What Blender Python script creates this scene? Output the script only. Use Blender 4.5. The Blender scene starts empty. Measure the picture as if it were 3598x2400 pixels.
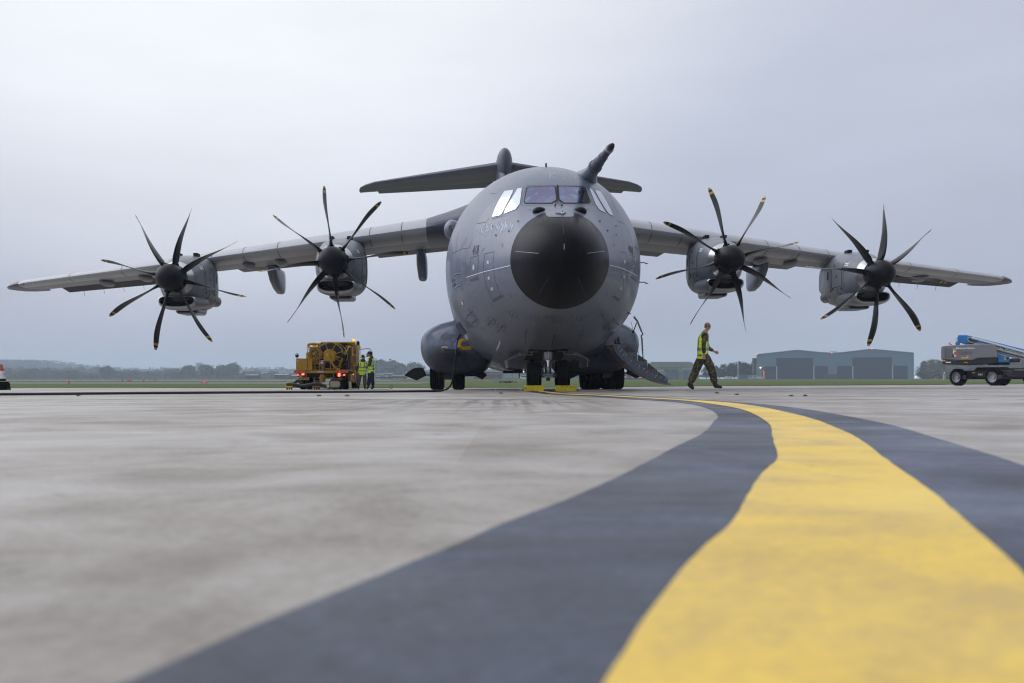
import bpy, bmesh, math, random
from mathutils import Vector, Matrix, Euler
from mathutils.bvhtree import BVHTree
R = math.radians
S = bpy.context.scene
COL = S.collection
random.seed(7)

# ---------------------------------------------------------------- camera
F, CX, HY, CH = 3498.0, 1799.0, 1336.0, 0.30      # focal length and horizon in photo pixels, camera height in metres
cam_d = bpy.data.cameras.new('camera'); cam = bpy.data.objects.new('camera', cam_d); COL.objects.link(cam)
cam.location = (0, 0, CH); cam.rotation_euler = (R(90), 0, 0)
cam_d.sensor_width = 36; cam_d.lens = 35.0; cam_d.shift_y = (HY - 1200) / 3598
cam_d.clip_start = 0.05; cam_d.clip_end = 12000
cam_d.dof.use_dof = True; cam_d.dof.focus_distance = 32.0; cam_d.dof.aperture_fstop = 2.7
S.camera = cam

# ---------------------------------------------------------------- sky, sun, exposure
SUN_EL, SUN_AZ = R(33), R(-62)                      # the bright patch of cloud, up and to the left of the aircraft
W = bpy.data.worlds.new('World'); S.world = W; W.use_nodes = True
nt = W.node_tree; nt.nodes.clear()
def wn(t, **k):
    n = nt.nodes.new(t)
    for a, b in k.items(): setattr(n, a, b)
    return n
L = nt.links.new
out = wn('ShaderNodeOutputWorld'); bg = wn('ShaderNodeBackground'); bg.inputs[1].default_value = 0.1
sky = wn('ShaderNodeTexSky', sky_type='NISHITA', sun_disc=False, sun_elevation=SUN_EL, sun_rotation=SUN_AZ, air_density=1.5, dust_density=4.0)
tc = wn('ShaderNodeTexCoord')
sep = wn('ShaderNodeSeparateXYZ'); L(tc.outputs['Generated'], sep.inputs[0])
ramp = wn('ShaderNodeValToRGB'); L(sep.outputs['Z'], ramp.inputs[0])
def stops(r, L_):
    e = r.color_ramp.elements
    while len(e) > 1: e.remove(e[-1])
    e[0].position = L_[0][0]; e[0].color = (*L_[0][1], 1)
    for p, c in L_[1:]:
        q = e.new(p); q.color = (*c, 1)
stops(ramp, [(0.0, (.425, .45, .565)), (0.06, (.435, .465, .595)), (0.14, (.49, .525, .655)), (0.24, (.545, .58, .705)),
             (0.36, (.605, .64, .755)), (0.7, (.86, .89, .99)), (1.0, (1.0, 1.03, 1.12))])
sd = Vector((math.sin(SUN_AZ) * math.cos(SUN_EL), math.cos(SUN_AZ) * math.cos(SUN_EL), math.sin(SUN_EL)))
dot = wn('ShaderNodeVectorMath', operation='DOT_PRODUCT'); L(tc.outputs['Generated'], dot.inputs[0])
gd = Vector((math.sin(R(-16)) * math.cos(R(33)), math.cos(R(-16)) * math.cos(R(33)), math.sin(R(33))))
dot.inputs[1].default_value = gd
glow = wn('ShaderNodeMapRange'); L(dot.outputs['Value'], glow.inputs['Value'])
glow.interpolation_type = 'SMOOTHSTEP'
glow.inputs['From Min'].default_value = 0.83; glow.inputs['From Max'].default_value = 1.0
glow.inputs['To Min'].default_value = 0.0; glow.inputs['To Max'].default_value = 1.0
noi = wn('ShaderNodeTexNoise'); noi.inputs['Scale'].default_value = 2.2; noi.inputs['Detail'].default_value = 4
mp = wn('ShaderNodeMapping'); mp.inputs['Scale'].default_value = (1, 1, 4.5); L(tc.outputs['Generated'], mp.inputs[0]); L(mp.outputs[0], noi.inputs['Vector'])
nr = wn('ShaderNodeMapRange'); L(noi.outputs['Fac'], nr.inputs['Value'])
nr.inputs['From Min'].default_value = .3; nr.inputs['From Max'].default_value = .7
nr.inputs['To Min'].default_value = 0.93; nr.inputs['To Max'].default_value = 1.07
m1 = wn('ShaderNodeMix', data_type='RGBA', blend_type='MIX'); L(glow.outputs[0], m1.inputs['Factor']); L(ramp.outputs[0], m1.inputs[6])
m1.inputs[7].default_value = (1.02, 1.05, 1.10, 1)
# broad brighter side of the overcast, to the left of the aircraft
dl = wn('ShaderNodeVectorMath', operation='DOT_PRODUCT'); L(tc.outputs['Generated'], dl.inputs[0]); dl.inputs[1].default_value = (-.84, -.46, .30)
gl = wn('ShaderNodeMapRange'); L(dl.outputs['Value'], gl.inputs['Value']); gl.interpolation_type = 'SMOOTHSTEP'
for i, v in zip((1, 2, 3, 4), (.10, 1.0, 1.0, 3.3)): gl.inputs[i].default_value = v
# sky dimmed behind the photographer, added to darken the aircraft's front
bk = wn('ShaderNodeMapRange'); L(sep.outputs['Y'], bk.inputs[0]); bk.interpolation_type = 'SMOOTHSTEP'
for i, v in zip((1, 2, 3, 4), (-.8, .35, .50, 1.0)): bk.inputs[i].default_value = v
m2 = wn('ShaderNodeVectorMath', operation='SCALE'); L(m1.outputs[2], m2.inputs[0]); L(nr.outputs[0], m2.inputs['Scale'])
m3 = wn('ShaderNodeVectorMath', operation='SCALE'); L(m2.outputs[0], m3.inputs[0]); tn = wn('ShaderNodeMath', operation='MULTIPLY'); tb_ = wn('ShaderNodeMath', operation='MULTIPLY'); L(gl.outputs[0], tb_.inputs[0]); L(bk.outputs[0], tb_.inputs[1]); L(tb_.outputs[0], tn.inputs[0]); tn.inputs[1].default_value = 10.0; L(tn.outputs[0], m3.inputs['Scale'])
m4 = wn('ShaderNodeMix', data_type='RGBA', blend_type='MIX'); m4.inputs['Factor'].default_value = 0.94
L(sky.outputs[0], m4.inputs[6]); L(m3.outputs[0], m4.inputs[7]); L(m4.outputs[2], bg.inputs[0]); L(bg.outputs[0], out.inputs[0])
sun_d = bpy.data.lights.new('sun', 'SUN'); sun = bpy.data.objects.new('sun', sun_d); COL.objects.link(sun)
sun_d.energy = 0.5; sun_d.angle = R(50); sun_d.color = (1, .98, .96)
sun.rotation_euler = (-sd).to_track_quat('-Z', 'Y').to_euler()
S.view_settings.view_transform = 'Standard'; S.view_settings.look = 'None'; S.view_settings.exposure = 0.0; S.view_settings.gamma = 1.0
S.cycles.volume_bounces = 1; S.cycles.filter_width = 1.15; S.cycles.use_denoising = True

# ---------------------------------------------------------------- materials
def mat(name, col, rough=0.6, metal=0.0, var=0.0, scale=3.0, stretch=(1, 1, 1), bump=0.0, emit=None, estr=0.0, col2=None, thr=None, rvar=0.0, spec=0.5, coat=0.0, detail=4, world=False):
    m = bpy.data.materials.new(name); m.use_nodes = True
    t = m.node_tree; b = t.nodes['Principled BSDF']
    b.inputs['Base Color'].default_value = (*col, 1); b.inputs['Roughness'].default_value = rough; b.inputs['Metallic'].default_value = metal
    b.inputs['Specular IOR Level'].default_value = spec; b.inputs['Coat Weight'].default_value = coat
    if emit: b.inputs['Emission Color'].default_value = (*emit, 1); b.inputs['Emission Strength'].default_value = estr
    if var or bump or col2 or rvar:
        c = t.nodes.new('ShaderNodeTexCoord'); g = t.nodes.new('ShaderNodeNewGeometry'); p = t.nodes.new('ShaderNodeMapping'); n = t.nodes.new('ShaderNodeTexNoise')
        p.inputs['Scale'].default_value = stretch; n.inputs['Scale'].default_value = scale; n.inputs['Detail'].default_value = detail; n.inputs['Roughness'].default_value = .6
        t.links.new(g.outputs['Position'] if world else c.outputs['Object'], p.inputs[0]); t.links.new(p.outputs[0], n.inputs['Vector'])
        if var or col2:
            r = t.nodes.new('ShaderNodeValToRGB')
            lo, hi = thr or (.3, .7)
            c2 = col2 or [min(1, x * (1 + var)) for x in col]; c1 = col if col2 else [x * (1 - var) for x in col]
            r.color_ramp.elements[0].position = lo; r.color_ramp.elements[0].color = (*c1, 1)
            r.color_ramp.elements[1].position = hi; r.color_ramp.elements[1].color = (*c2, 1)
            t.links.new(n.outputs['Fac'], r.inputs[0]); t.links.new(r.outputs[0], b.inputs['Base Color'])
        if rvar:
            q = t.nodes.new('ShaderNodeMapRange'); t.links.new(n.outputs['Fac'], q.inputs[0])
            q.inputs[1].default_value = .3; q.inputs[2].default_value = .7; q.inputs[3].default_value = rough - rvar; q.inputs[4].default_value = rough + rvar
            t.links.new(q.outputs[0], b.inputs['Roughness'])
        if bump:
            k = t.nodes.new('ShaderNodeBump'); k.inputs['Strength'].default_value = bump; k.inputs['Distance'].default_value = .02
            t.links.new(n.outputs['Fac'], k.inputs['Height']); t.links.new(k.outputs[0], b.inputs['Normal'])
    return m
def glow_mat(name, col, s): return mat(name, col, .4, emit=col, estr=s)

# ---------------------------------------------------------------- mesh helpers
class MB:
    def __init__(s): s.v = []; s.f = []; s.m = []
    def add(s, vs, fs, mi=0):
        o = len(s.v); s.v += [tuple(v) for v in vs]; s.f += [tuple(i + o for i in f) for f in fs]
        s.m += ([mi] * len(fs) if isinstance(mi, int) else mi); return s
    def box(s, c, d, mi=0, rot=None, tap=1.0):
        x, y, z = (k / 2 for k in d); P = []
        for a, b, e in ((-1, -1, -1), (1, -1, -1), (1, 1, -1), (-1, 1, -1), (-1, -1, 1), (1, -1, 1), (1, 1, 1), (-1, 1, 1)):
            k = tap if e > 0 else 1
            q = Vector((a * x * k, b * y * k, e * z))
            if rot: q.rotate(Euler(rot))
            P.append(q + Vector(c))
        return s.add(P, [(0, 3, 2, 1), (4, 5, 6, 7), (0, 1, 5, 4), (1, 2, 6, 5), (2, 3, 7, 6), (3, 0, 4, 7)], mi)
    def loft(s, rings, mi=0, cap=True, closed=True, capm=None):
        n = len(rings[0]); vs = [p for r in rings for p in r]; fs = []; ms = []
        for i in range(len(rings) - 1):
            for j in range(n if closed else n - 1):
                k = (j + 1) % n
                fs.append((i * n + j, i * n + k, (i + 1) * n + k, (i + 1) * n + j)); ms.append(mi(i, j) if callable(mi) else mi)
        if cap:
            q = capm if capm is not None else (mi if isinstance(mi, int) else 0)
            fs += [tuple(range(n))[::-1], tuple((len(rings) - 1) * n + j for j in range(n))]; ms += [q, q]
        return s.add(vs, fs, ms)
    def tube(s, path, r, n=8, mi=0, cap=True):
        P = [Vector(p) for p in path]; rings = []
        up = Vector((0, 0, 1))
        for i, p in enumerate(P):
            d = (P[min(i + 1, len(P) - 1)] - P[max(i - 1, 0)]).normalized()
            a = d.cross(up)
            if a.length < .05: a = d.cross(Vector((0, 1, 0)))
            a.normalize(); b = a.cross(d); rr = r[i] if isinstance(r, (list, tuple)) else r
            rings.append([p + (a * math.cos(2 * math.pi * k / n) + b * math.sin(2 * math.pi * k / n)) * rr for k in range(n)])
        return s.loft(rings, mi, cap)
    def lathe(s, prof, o=(0, 0, 0), ax=(0, 1, 0), n=24, mi=0, cap=True):
        ax = Vector(ax).normalized(); a = ax.cross(Vector((0, 0, 1)))
        if a.length < .05: a = ax.cross(Vector((1, 0, 0)))
        a.normalize(); b = a.cross(ax); o = Vector(o)
        rings = [[o + ax * t + (a * math.cos(2 * math.pi * k / n) + b * math.sin(2 * math.pi * k / n)) * max(r, 1e-4) for k in range(n)] for r, t in prof]
        return s.loft(rings, mi, cap)
    def prism(s, poly, a, b, plane='xz', mi=0):
        def P(u, w, t): return (u, t, w) if plane == 'xz' else ((t, u, w) if plane == 'yz' else (u, w, t))
        return s.loft([[P(u, w, a) for u, w in poly], [P(u, w, b) for u, w in poly]], mi)
    def blob(s, c, r, n=10, mi=0, flat=None):
        c = Vector(c); r = (r, r, r) if isinstance(r, (int, float)) else r; rings = []
        for i in range(1, n):
            t = math.pi * i / n
            rings.append([c + Vector((r[0] * math.sin(t) * math.cos(2 * math.pi * k / (2 * n)), r[1] * math.sin(t) * math.sin(2 * math.pi * k / (2 * n)), r[2] * math.cos(t))) for k in range(2 * n)])
        return s.loft(rings, mi)
    def build(s, name, mats, parent=None, smooth=35, loc=None, bevel=0):
        me = bpy.data.meshes.new(name); me.from_pydata(s.v, [], s.f); me.validate()
        for m in (mats if isinstance(mats, (list, tuple)) else [mats]): me.materials.append(m)
        if len(me.polygons) == len(s.m): me.polygons.foreach_set('material_index', s.m)
        bm = bmesh.new(); bm.from_mesh(me); bmesh.ops.recalc_face_normals(bm, faces=bm.faces); bm.to_mesh(me); bm.free()
        if smooth: me.shade_smooth(); me.set_sharp_from_angle(angle=R(smooth))
        o = bpy.data.objects.new(name, me); COL.objects.link(o)
        if parent: o.parent = parent
        if loc: o.location = loc
        if bevel:
            md = o.modifiers.new('bevel', 'BEVEL'); md.width = bevel; md.segments = 2; md.limit_method = 'ANGLE'; md.angle_limit = R(40)
        return o
def islands(mb):
    par = list(range(len(mb.v)))
    def fd(i):
        while par[i] != i: par[i] = par[par[i]]; i = par[i]
        return i
    for f in mb.f:
        for k in f[1:]: par[fd(k)] = fd(f[0])
    g = {}
    for f, m in zip(mb.f, mb.m): g.setdefault(fd(f[0]), []).append((f, m))
    return list(g.values())
def pieces(mb, name, mats, parent=None, smooth=35, join=.0):
    """one part for each loose piece"""
    last = None
    for grp in islands(mb):
        used = sorted({i for f, m in grp for i in f}); ix = {i: k for k, i in enumerate(used)}
        q = MB(); q.add([mb.v[i] for i in used], [tuple(ix[i] for i in f) for f, m in grp], [m for f, m in grp]); last = q.build(name, mats, parent, smooth)
    return last
def tag(o, label=None, cat=None, group=None, kind=None):
    if label: o['label'] = label
    if cat: o['category'] = cat
    if group: o['group'] = group
    if kind: o['kind'] = kind
    return o
def thing(name, label, cat, loc=(0, 0, 0), rz=0.0, group=None):
    o = bpy.data.objects.new(name, None); COL.objects.link(o); o.location = loc; o.rotation_euler = (0, 0, rz); o.empty_display_size = .3
    return tag(o, label, cat, group)
def copy_tree(o, parent=None, loc=None, rz=None, label=None, scale=None):
    c = o.copy(); COL.objects.link(c)
    if parent: c.parent = parent
    if loc is not None: c.location = loc
    if rz is not None: c.rotation_euler = (0, 0, rz)
    if scale is not None: c.scale = scale
    if label: c['label'] = label
    for ch in [q for q in bpy.data.objects if q.parent == o]: copy_tree(ch, c)
    return c
def ss(a, b, x):
    t = max(0, min(1, (x - a) / (b - a))); return t * t * (3 - 2 * t)
def lerp(T, x):
    if x <= T[0][0]: return T[0][1]
    for (a, p), (b, q) in zip(T, T[1:]):
        if x <= b: return p + (q - p) * (x - a) / (b - a)
    return T[-1][1]
def pchip(T):
    X = [t[0] for t in T]; Y = [t[1] for t in T]; n = len(X); d = [(Y[i + 1] - Y[i]) / (X[i + 1] - X[i]) for i in range(n - 1)]; m = [d[0]]
    for i in range(1, n - 1): m.append(0 if d[i - 1] * d[i] <= 0 else 2 / (1 / d[i - 1] + 1 / d[i]))
    m.append(d[-1])
    def f(x):
        if x <= X[0]: return Y[0]
        if x >= X[-1]: return Y[-1]
        i = 0
        while x > X[i + 1]: i += 1
        h = X[i + 1] - X[i]; t = (x - X[i]) / h
        return (2*t**3 - 3*t*t + 1)*Y[i] + (t**3 - 2*t*t + t)*h*m[i] + (-2*t**3 + 3*t*t)*Y[i+1] + (t**3 - t*t)*h*m[i+1]
    return f
def PX(px, py, D): return Vector(((px - CX) / F * D, D, CH + (HY - py) / F * D))
def GX(px, D): return (px - CX) / F * D
def smoothpath(P, k=6):
    P = [Vector(p) for p in P]; Q = []
    for i in range(len(P) - 1):
        a, b, c, d = P[max(i - 1, 0)], P[i], P[i + 1], P[min(i + 2, len(P) - 1)]
        for j in range(k):
            t = j / k; Q.append(0.5 * ((2 * b) + (c - a) * t + (2 * a - 5 * b + 4 * c - d) * t * t + (3 * b - a - 3 * c + d) * t ** 3))
    return Q + [P[-1]]
def text_mesh(txt, bold=False, res=3):
    cu = bpy.data.curves.new('t', 'FONT'); cu.body = txt; cu.resolution_u = res; cu.size = 1.0
    if bold: cu.offset = 0.02 if bold is True else bold
    o = bpy.data.objects.new('t', cu); COL.objects.link(o)
    bpy.context.view_layer.update()
    me = bpy.data.meshes.new_from_object(o.evaluated_get(bpy.context.evaluated_depsgraph_get()))
    vs = [v.co.copy() for v in me.vertices]; fs = [tuple(p.vertices) for p in me.polygons]
    bpy.data.objects.remove(o); bpy.data.curves.remove(cu); bpy.data.meshes.remove(me)
    x0 = min(v.x for v in vs); x1 = max(v.x for v in vs); y0 = min(v.y for v in vs); y1 = max(v.y for v in vs)
    return [((v.x - x0) / (x1 - x0), (v.y - y0) / (y1 - y0)) for v in vs], fs
def text_on(name, txt, o, ux, uy, m, parent, bold=False):
    """lettering laid on a flat face: o = lower left corner, ux, uy = width and height vectors"""
    vs, fs = text_mesh(txt, bold); o = Vector(o); ux = Vector(ux); uy = Vector(uy)
    b = MB(); b.add([o + ux * u + uy * v for u, v in vs], fs); return b.build(name, m, parent, smooth=0)

# ---------------------------------------------------------------- ground heights
def gz(x, y):
    z = -0.14 * ss(28, 48, y) * ss(24, -8, x) * (1 - ss(120, 300, y)) - 0.21 * ss(50, 92, y) * ss(75, 0, x) * (1 - ss(110, 300, y)) - 0.06 * ss(50, 92, y) * (1 - ss(110, 300, y))
    return z + max(0, y - 250) * .0024 if y > 250 else z
# ================================================================ GROUND
def node_mat(name): 
    m = bpy.data.materials.new(name); m.use_nodes = True; return m, m.node_tree, m.node_tree.nodes['Principled BSDF']
def concrete(name, base, dark, light, bias=0.0):
    m, t, b = node_mat(name); N = t.nodes.new; K = t.links.new
    g = N('ShaderNodeNewGeometry')
    def noise(sc, st, det=5, ro=.6, dist=0):
        p = N('ShaderNodeMapping'); p.inputs['Scale'].default_value = st; K(g.outputs['Position'], p.inputs[0])
        n = N('ShaderNodeTexNoise'); n.inputs['Scale'].default_value = sc; n.inputs['Detail'].default_value = det; n.inputs['Roughness'].default_value = ro; n.inputs['Distortion'].default_value = dist
        K(p.outputs[0], n.inputs['Vector']); return n.outputs['Fac']
    def rng(v, a, b_, c, d):
        q = N('ShaderNodeMapRange'); K(v, q.inputs[0]); 
        for i, k in zip((1, 2, 3, 4), (a, b_, c, d)): q.inputs[i].default_value = k
        return q.outputs[0]
    def math_(op, a, b_=None):
        q = N('ShaderNodeMath'); q.operation = op
        for i, k in enumerate((a, b_)):
            if k is None: continue
            if isinstance(k, (int, float)): q.inputs[i].default_value = k
            else: K(k, q.inputs[i])
        return q.outputs[0]
    big = noise(.22, (1, 1, 1), 4); med = noise(1.3, (1, 1, 1), 6, .65, .6); fine = noise(34, (1, 1, 1), 5, .75); streak = noise(.8, (.35, 1.6, 1), 5, .6)
    # bays cast at different times: one tone for each bay
    s = N('ShaderNodeSeparateXYZ'); K(g.outputs['Position'], s.inputs[0])
    fx = math_('FLOOR', math_('DIVIDE', math_('ADD', s.outputs[0], 102.2), 6.0)); fy = math_('FLOOR', math_('DIVIDE', math_('ADD', s.outputs[1], 2.6), 3.0))
    cb = N('ShaderNodeCombineXYZ'); K(fx, cb.inputs[0]); K(fy, cb.inputs[1]); wn_ = N('ShaderNodeTexWhiteNoise'); wn_.noise_dimensions = '3D'; K(cb.outputs[0], wn_.inputs['Vector'])
    v = math_('ADD', math_('MULTIPLY', big, .28), math_('MULTIPLY', med, .46)); v = math_('ADD', v, math_('MULTIPLY', fine, .24)); v = math_('ADD', v, math_('MULTIPLY', wn_.outputs['Value'], .045 if bias == 0 else .01))
    r = N('ShaderNodeValToRGB'); K(v, r.inputs[0]); stops(r, [(.42, dark), (.505, base), (.59, light)]); 
    # small dark pits and oil spots
    sp = noise(5.5, (1, 1, 1), 2, .5); spot = rng(sp, .70, .76, 0, .55)
    mx = N('ShaderNodeMix'); mx.data_type = 'RGBA'; K(spot, mx.inputs['Factor']); K(r.outputs[0], mx.inputs[6]); mx.inputs[7].default_value = (*[k * .45 for k in dark], 1)
    # tyre streaks left on the stand in front of the nose gear
    ty = noise(2.4, (3.2, .10, 1), 3, .5); zone = math_('MULTIPLY', rng(s.outputs[1], 8, 13, 0, 1), rng(s.outputs[1], 15.1, 15.3, 1, 0)); zx = math_('MULTIPLY', rng(s.outputs[0], -3.2, -1.2, 0, 1), rng(s.outputs[0], .2, 2.0, 1, 0))
    tf = math_('MULTIPLY', math_('MULTIPLY', rng(ty, .48, .58, 0, .6), zone), zx)
    mt = N('ShaderNodeMix'); mt.data_type = 'RGBA'; K(tf, mt.inputs['Factor']); K(mx.outputs[2], mt.inputs[6]); mt.inputs[7].default_value = (.055, .055, .06, 1)
    K(mt.outputs[2], b.inputs['Base Color'])
    wet = math_('ADD', math_('MULTIPLY', streak, .6), math_('MULTIPLY', big, .4)); ro = rng(wet, .40, .60, .62, .34)
    K(ro, b.inputs['Roughness']); b.inputs['Specular IOR Level'].default_value = .5
    bp = N('ShaderNodeBump'); bp.inputs['Strength'].default_value = .32; bp.inputs['Distance'].default_value = .006; K(math_('ADD', med, fine), bp.inputs['Height']); K(bp.outputs[0], b.inputs['Normal'])
    return m
M_apron = concrete('apron_concrete', (.295, .264, .230), (.185, .158, .130), (.385, .362, .338))
M_yel = concrete('yellow_line_paint', (.74, .50, .07), (.54, .37, .09), (.80, .56, .09), .5)
M_blk = concrete('black_border_paint', (.040, .050, .080), (.012, .015, .024), (.095, .116, .170), .5)
M_joint = mat('joint_sealant', (.045, .043, .042), .9, var=.4, scale=8)
M_grass = mat('grass', (.052, .078, .020), .95, col2=(.100, .122, .038), scale=.35, stretch=(.5, 2, 1), detail=6, world=True, bump=.4, spec=.08)
M_grassf = mat('far_grass', (.045, .055, .035), .95, col2=(.075, .085, .05), scale=.02, stretch=(.4, 2, 1), detail=5, world=True, spec=.08)
M_asph = mat('taxiway_asphalt', (.10, .10, .105), .75, var=.2, scale=.3, world=True)
M_runway = mat('runway_concrete', (.42, .41, .40), .7, var=.1, scale=.1, world=True)

edge = [(-400, 80), (-60, 86), (-26, 88), (0, 89), (14, 90), (34, 93), (80, 110), (400, 330)]
def sheet(name, x0f, xs, rows, m, dz=0.0):
    b = MB(); n = len(xs)
    for r in rows: b.v += [(x, y, gz(x, y) + dz) for x, y in r]
    for i in range(len(rows) - 1):
        for j in range(n - 1): b.f.append((i * n + j, i * n + j + 1, (i + 1) * n + j + 1, (i + 1) * n + j)); b.m.append(0)
    return b.build(name, m, smooth=60)
xs = [-400, -200, -100, -60, -40, -30, -26, -20, -15, -10, -6, -3, 0, 3, 6, 9, 12, 14, 18, 22, 26, 30, 34, 44, 60, 80, 120, 200, 400]
ys = [-60, -20, 0, 5, 10, 15, 20, 24, 28, 30, 32, 34, 36, 38, 40] + [42 + .4 * i for i in range(21)]
rows = []
for y in ys: rows.append([(x, y if y < 42 else 42 + (lerp(edge, x) - 42) * (y - 42) / 8 * .985) for x in xs])
rows.append([(x, lerp(edge, x)) for x in xs])
o = sheet('apron', None, xs, rows, M_apron); tag(o, kind='structure')
gs = [(0, 0)] ; rows = []
for k in (-2, 0, 3, 6, 10, 15, 22, 30, 45, 60, 80, 110, 140, 180, 220, 300, 400): 
    rows.append([(x * (1 + max(0, k) / 60), lerp(edge, x) + k) for x in xs])
o = sheet('grass_field', None, xs, rows, M_grass, -0.008)
rim = rows[-1]
tag(o, kind='structure')
# far country: one sheet to the horizon, a few centimetres lower where it passes under the nearer grass
b = MB(); X = [-6000, -4000, -2800, -2000, -1400, -1000, -700, -400, -200, 0, 200, 400, 700, 1000, 1500, 2200, 3000, 4000, 6000]; Y = [-300, 0, 60, 120, 200, 260, 400, 550, 700, 900, 1200, 1600, 2000, 2400, 3000, 4000, 6000, 9000]
def hz(x, y):
    base = gz(x, min(y, 1000)) - .35 * (1 - ss(300, 600, y))
    ridge = 17 * ss(1500, 2300, y) * ss(-980, -1220, x) + 21 * ss(1500, 2600, y) * ss(600, -400, x)
    return base + ridge
for y in Y: b.v += [(x, y, hz(x, y)) for x in X]
n = len(X)
for i in range(len(Y) - 1):
    for j in range(n - 1): b.f.append((i * n + j, i * n + j + 1, (i + 1) * n + j + 1, (i + 1) * n + j)); b.m.append(0)
tag(b.build('hills', M_grassf, smooth=80), kind='structure')
def strip(name, y0, y1, x0, x1, m, dz=.03):
    b = MB(); n = 24; b.v = [(x0 + (x1 - x0) * i / n, y + 0.02 * (x0 + (x1 - x0) * i / n), gz(x0 + (x1 - x0) * i / n, y) + dz) for y in (y0, y1) for i in range(n + 1)]
    for i in range(n): b.f.append((i, i + 1, n + 2 + i, n + 1 + i)); b.m.append(0)
    return tag(b.build(name, m, smooth=0), kind='structure')
strip('taxiway', 170, 215, -240, -16, M_asph)
strip('runway', 330, 372, -420, -40, M_runway, .06)
strip('perimeter_road', 470, 476, -60, 120, M_asph, .06)

# grass verge: short blades along the pavement edge
b = MB(); rnd = random.Random(3)
for i in range(12000):
    x = rnd.uniform(-32, 42); y = lerp(edge, x) + abs(rnd.gauss(0, 1.3)); h = rnd.uniform(.04, .10); a = rnd.uniform(0, 6.28); w = .012
    z = gz(x, y) - .01; dx, dy = math.cos(a) * w, math.sin(a) * w; lx, ly = rnd.uniform(-.03, .03), rnd.uniform(-.03, .03)
    b.add([(x - dx, y - dy, z), (x + dx, y + dy, z), (x + lx, y + ly, z + h)], [(0, 1, 2)])
tag(b.build('grass_verge', M_grass, smooth=0), kind='stuff')

# painted stand line, as two edges of yellow inside two edges of black
YL = [(-.75, -1.6), (-.17, .1), (.103, .99), (.19, 1.31), (.26, 1.52), (.345, 1.76), (.462, 2.07), (.58, 2.47), (.69, 2.83), (.85, 3.31), (1.02, 3.8), (1.36, 5.22), (1.63, 6.28), (1.96, 7.88), (2.3, 9.9), (2.44, 11.53), (2.50, 13.4), (2.40, 15.15), (1.99, 17.18), (1.66, 19.0), (1.25, 20.2), (.98, 21.6), (.80, 23.5), (.68, 26), (.6, 34)]
YR = [(-.35, -1.6), (.33, .3), (.742, 1.41), (.838, 1.7), (.98, 2.19), (1.11, 2.64), (1.325, 3.46), (1.62, 4.53), (1.93, 5.81), (2.31, 7.69), (2.64, 10.03), (2.79, 11.53), (2.84, 13.2), (2.62, 15.3), (2.22, 17.4), (1.86, 19.5), (1.52, 20.6), (1.26, 21.8), (1.06, 23.6), (.93, 26), (.85, 34)]
LB = [(-1.2, -1.6), (-.66, .1), (-.378, .99), (-.30, 1.23), (-.236, 1.42), (-.122, 1.74), (.003, 2.12), (.14, 2.47), (.32, 3.05), (.55, 3.8), (.82, 4.74), (1.08, 5.6), (1.45, 7.15), (1.72, 8.31), (2.03, 10.23), (2.22, 12.2), (2.20, 14.05), (1.76, 16.1), (1.42, 18.4), (1.02, 19.9), (.74, 21.4), (.56, 23.5), (.45, 26), (.35, 34)]
RB = [(.4, -1.6), (.75, .3), (1.12, 1.41), (1.45, 2.4), (1.78, 3.46), (1.89, 3.9), (1.97, 4.22), (2.08, 4.67), (2.2, 5.22), (2.56, 6.83), (2.95, 9.6), (3.03, 10.44), (3.09, 11.8), (3.07, 13.32), (2.86, 15.2), (2.56, 17.4), (2.2, 19.6), (1.84, 20.9), (1.52, 22.1), (1.3, 24), (1.16, 26), (1.08, 34)]
def resamp(P, n, wob, seed):
    P = [Vector((x, y, 0)) for x, y in P]; Q = smoothpath(P, 8); d = [0]
    for a, c in zip(Q, Q[1:]): d.append(d[-1] + (c - a).length)
    out_ = []; r = random.Random(seed); w = 0
    for _ in range(5): Q = [Q[0]] + [(a + 2 * c + e) / 4 for a, c, e in zip(Q, Q[1:], Q[2:])] + [Q[-1]]
    for i in range(n + 1):
        t = (i / n) ** 1.6 * d[-1]; k = 0
        while k < len(d) - 2 and d[k + 1] < t: k += 1
        f = (t - d[k]) / max(1e-6, d[k + 1] - d[k]); p = Q[k].lerp(Q[k + 1], f); w = w * .8 + r.gauss(0, wob); out_.append((p.x + w, p.y))
    return out_
n = 260; eLB, eYL, eYR, eRB = (resamp(P, n, w, s_) for P, w, s_ in ((LB, .002, 1), (YL, .0016, 2), (YR, .0014, 3), (RB, .002, 4)))
def band(name, A, B_, m, dz):
    b = MB()
    for i in range(n + 1): b.v += [(A[i][0], A[i][1], gz(*A[i]) + dz), (B_[i][0], B_[i][1], gz(*B_[i]) + dz)]
    for i in range(n): b.f.append((2 * i, 2 * i + 1, 2 * i + 3, 2 * i + 2)); b.m.append(0)
    return tag(b.build(name, m, smooth=0), kind='structure')
band('black_line_border', eLB, eRB, M_blk, .004); band('yellow_taxi_line', eYL, eYR, M_yel, .008)
b = MB()   # stop mark across the line at the nose wheel, black and yellow
for x0, x1, y0, mi in ((.20, .70, 21.9, 2), (.72, .92, 21.8, 1), (.92, 1.16, 21.75, 0), (1.16, 1.40, 21.6, 1), (.70, .95, 24.1, 1)):
    b.add([(x0, y0, .012), (x1, y0 - .1, .012), (x1 - .12, y0 + .28, .012), (x0 - .12, y0 + .38, .012)], [(0, 1, 2, 3)], mi)
tag(b.build('stop_mark', [M_yel, M_blk, mat('white_paint', (.6, .6, .6), .6)], smooth=0), kind='structure')
# faint second stand line far right
b = MB(); b.add([(12, 31.0, .004), (40, 36.6, .004), (40, 36.8, .004), (12, 31.15, .004)], [(0, 1, 2, 3)]); tag(b.build('faded_line', M_yel, smooth=0), kind='structure')
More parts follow.
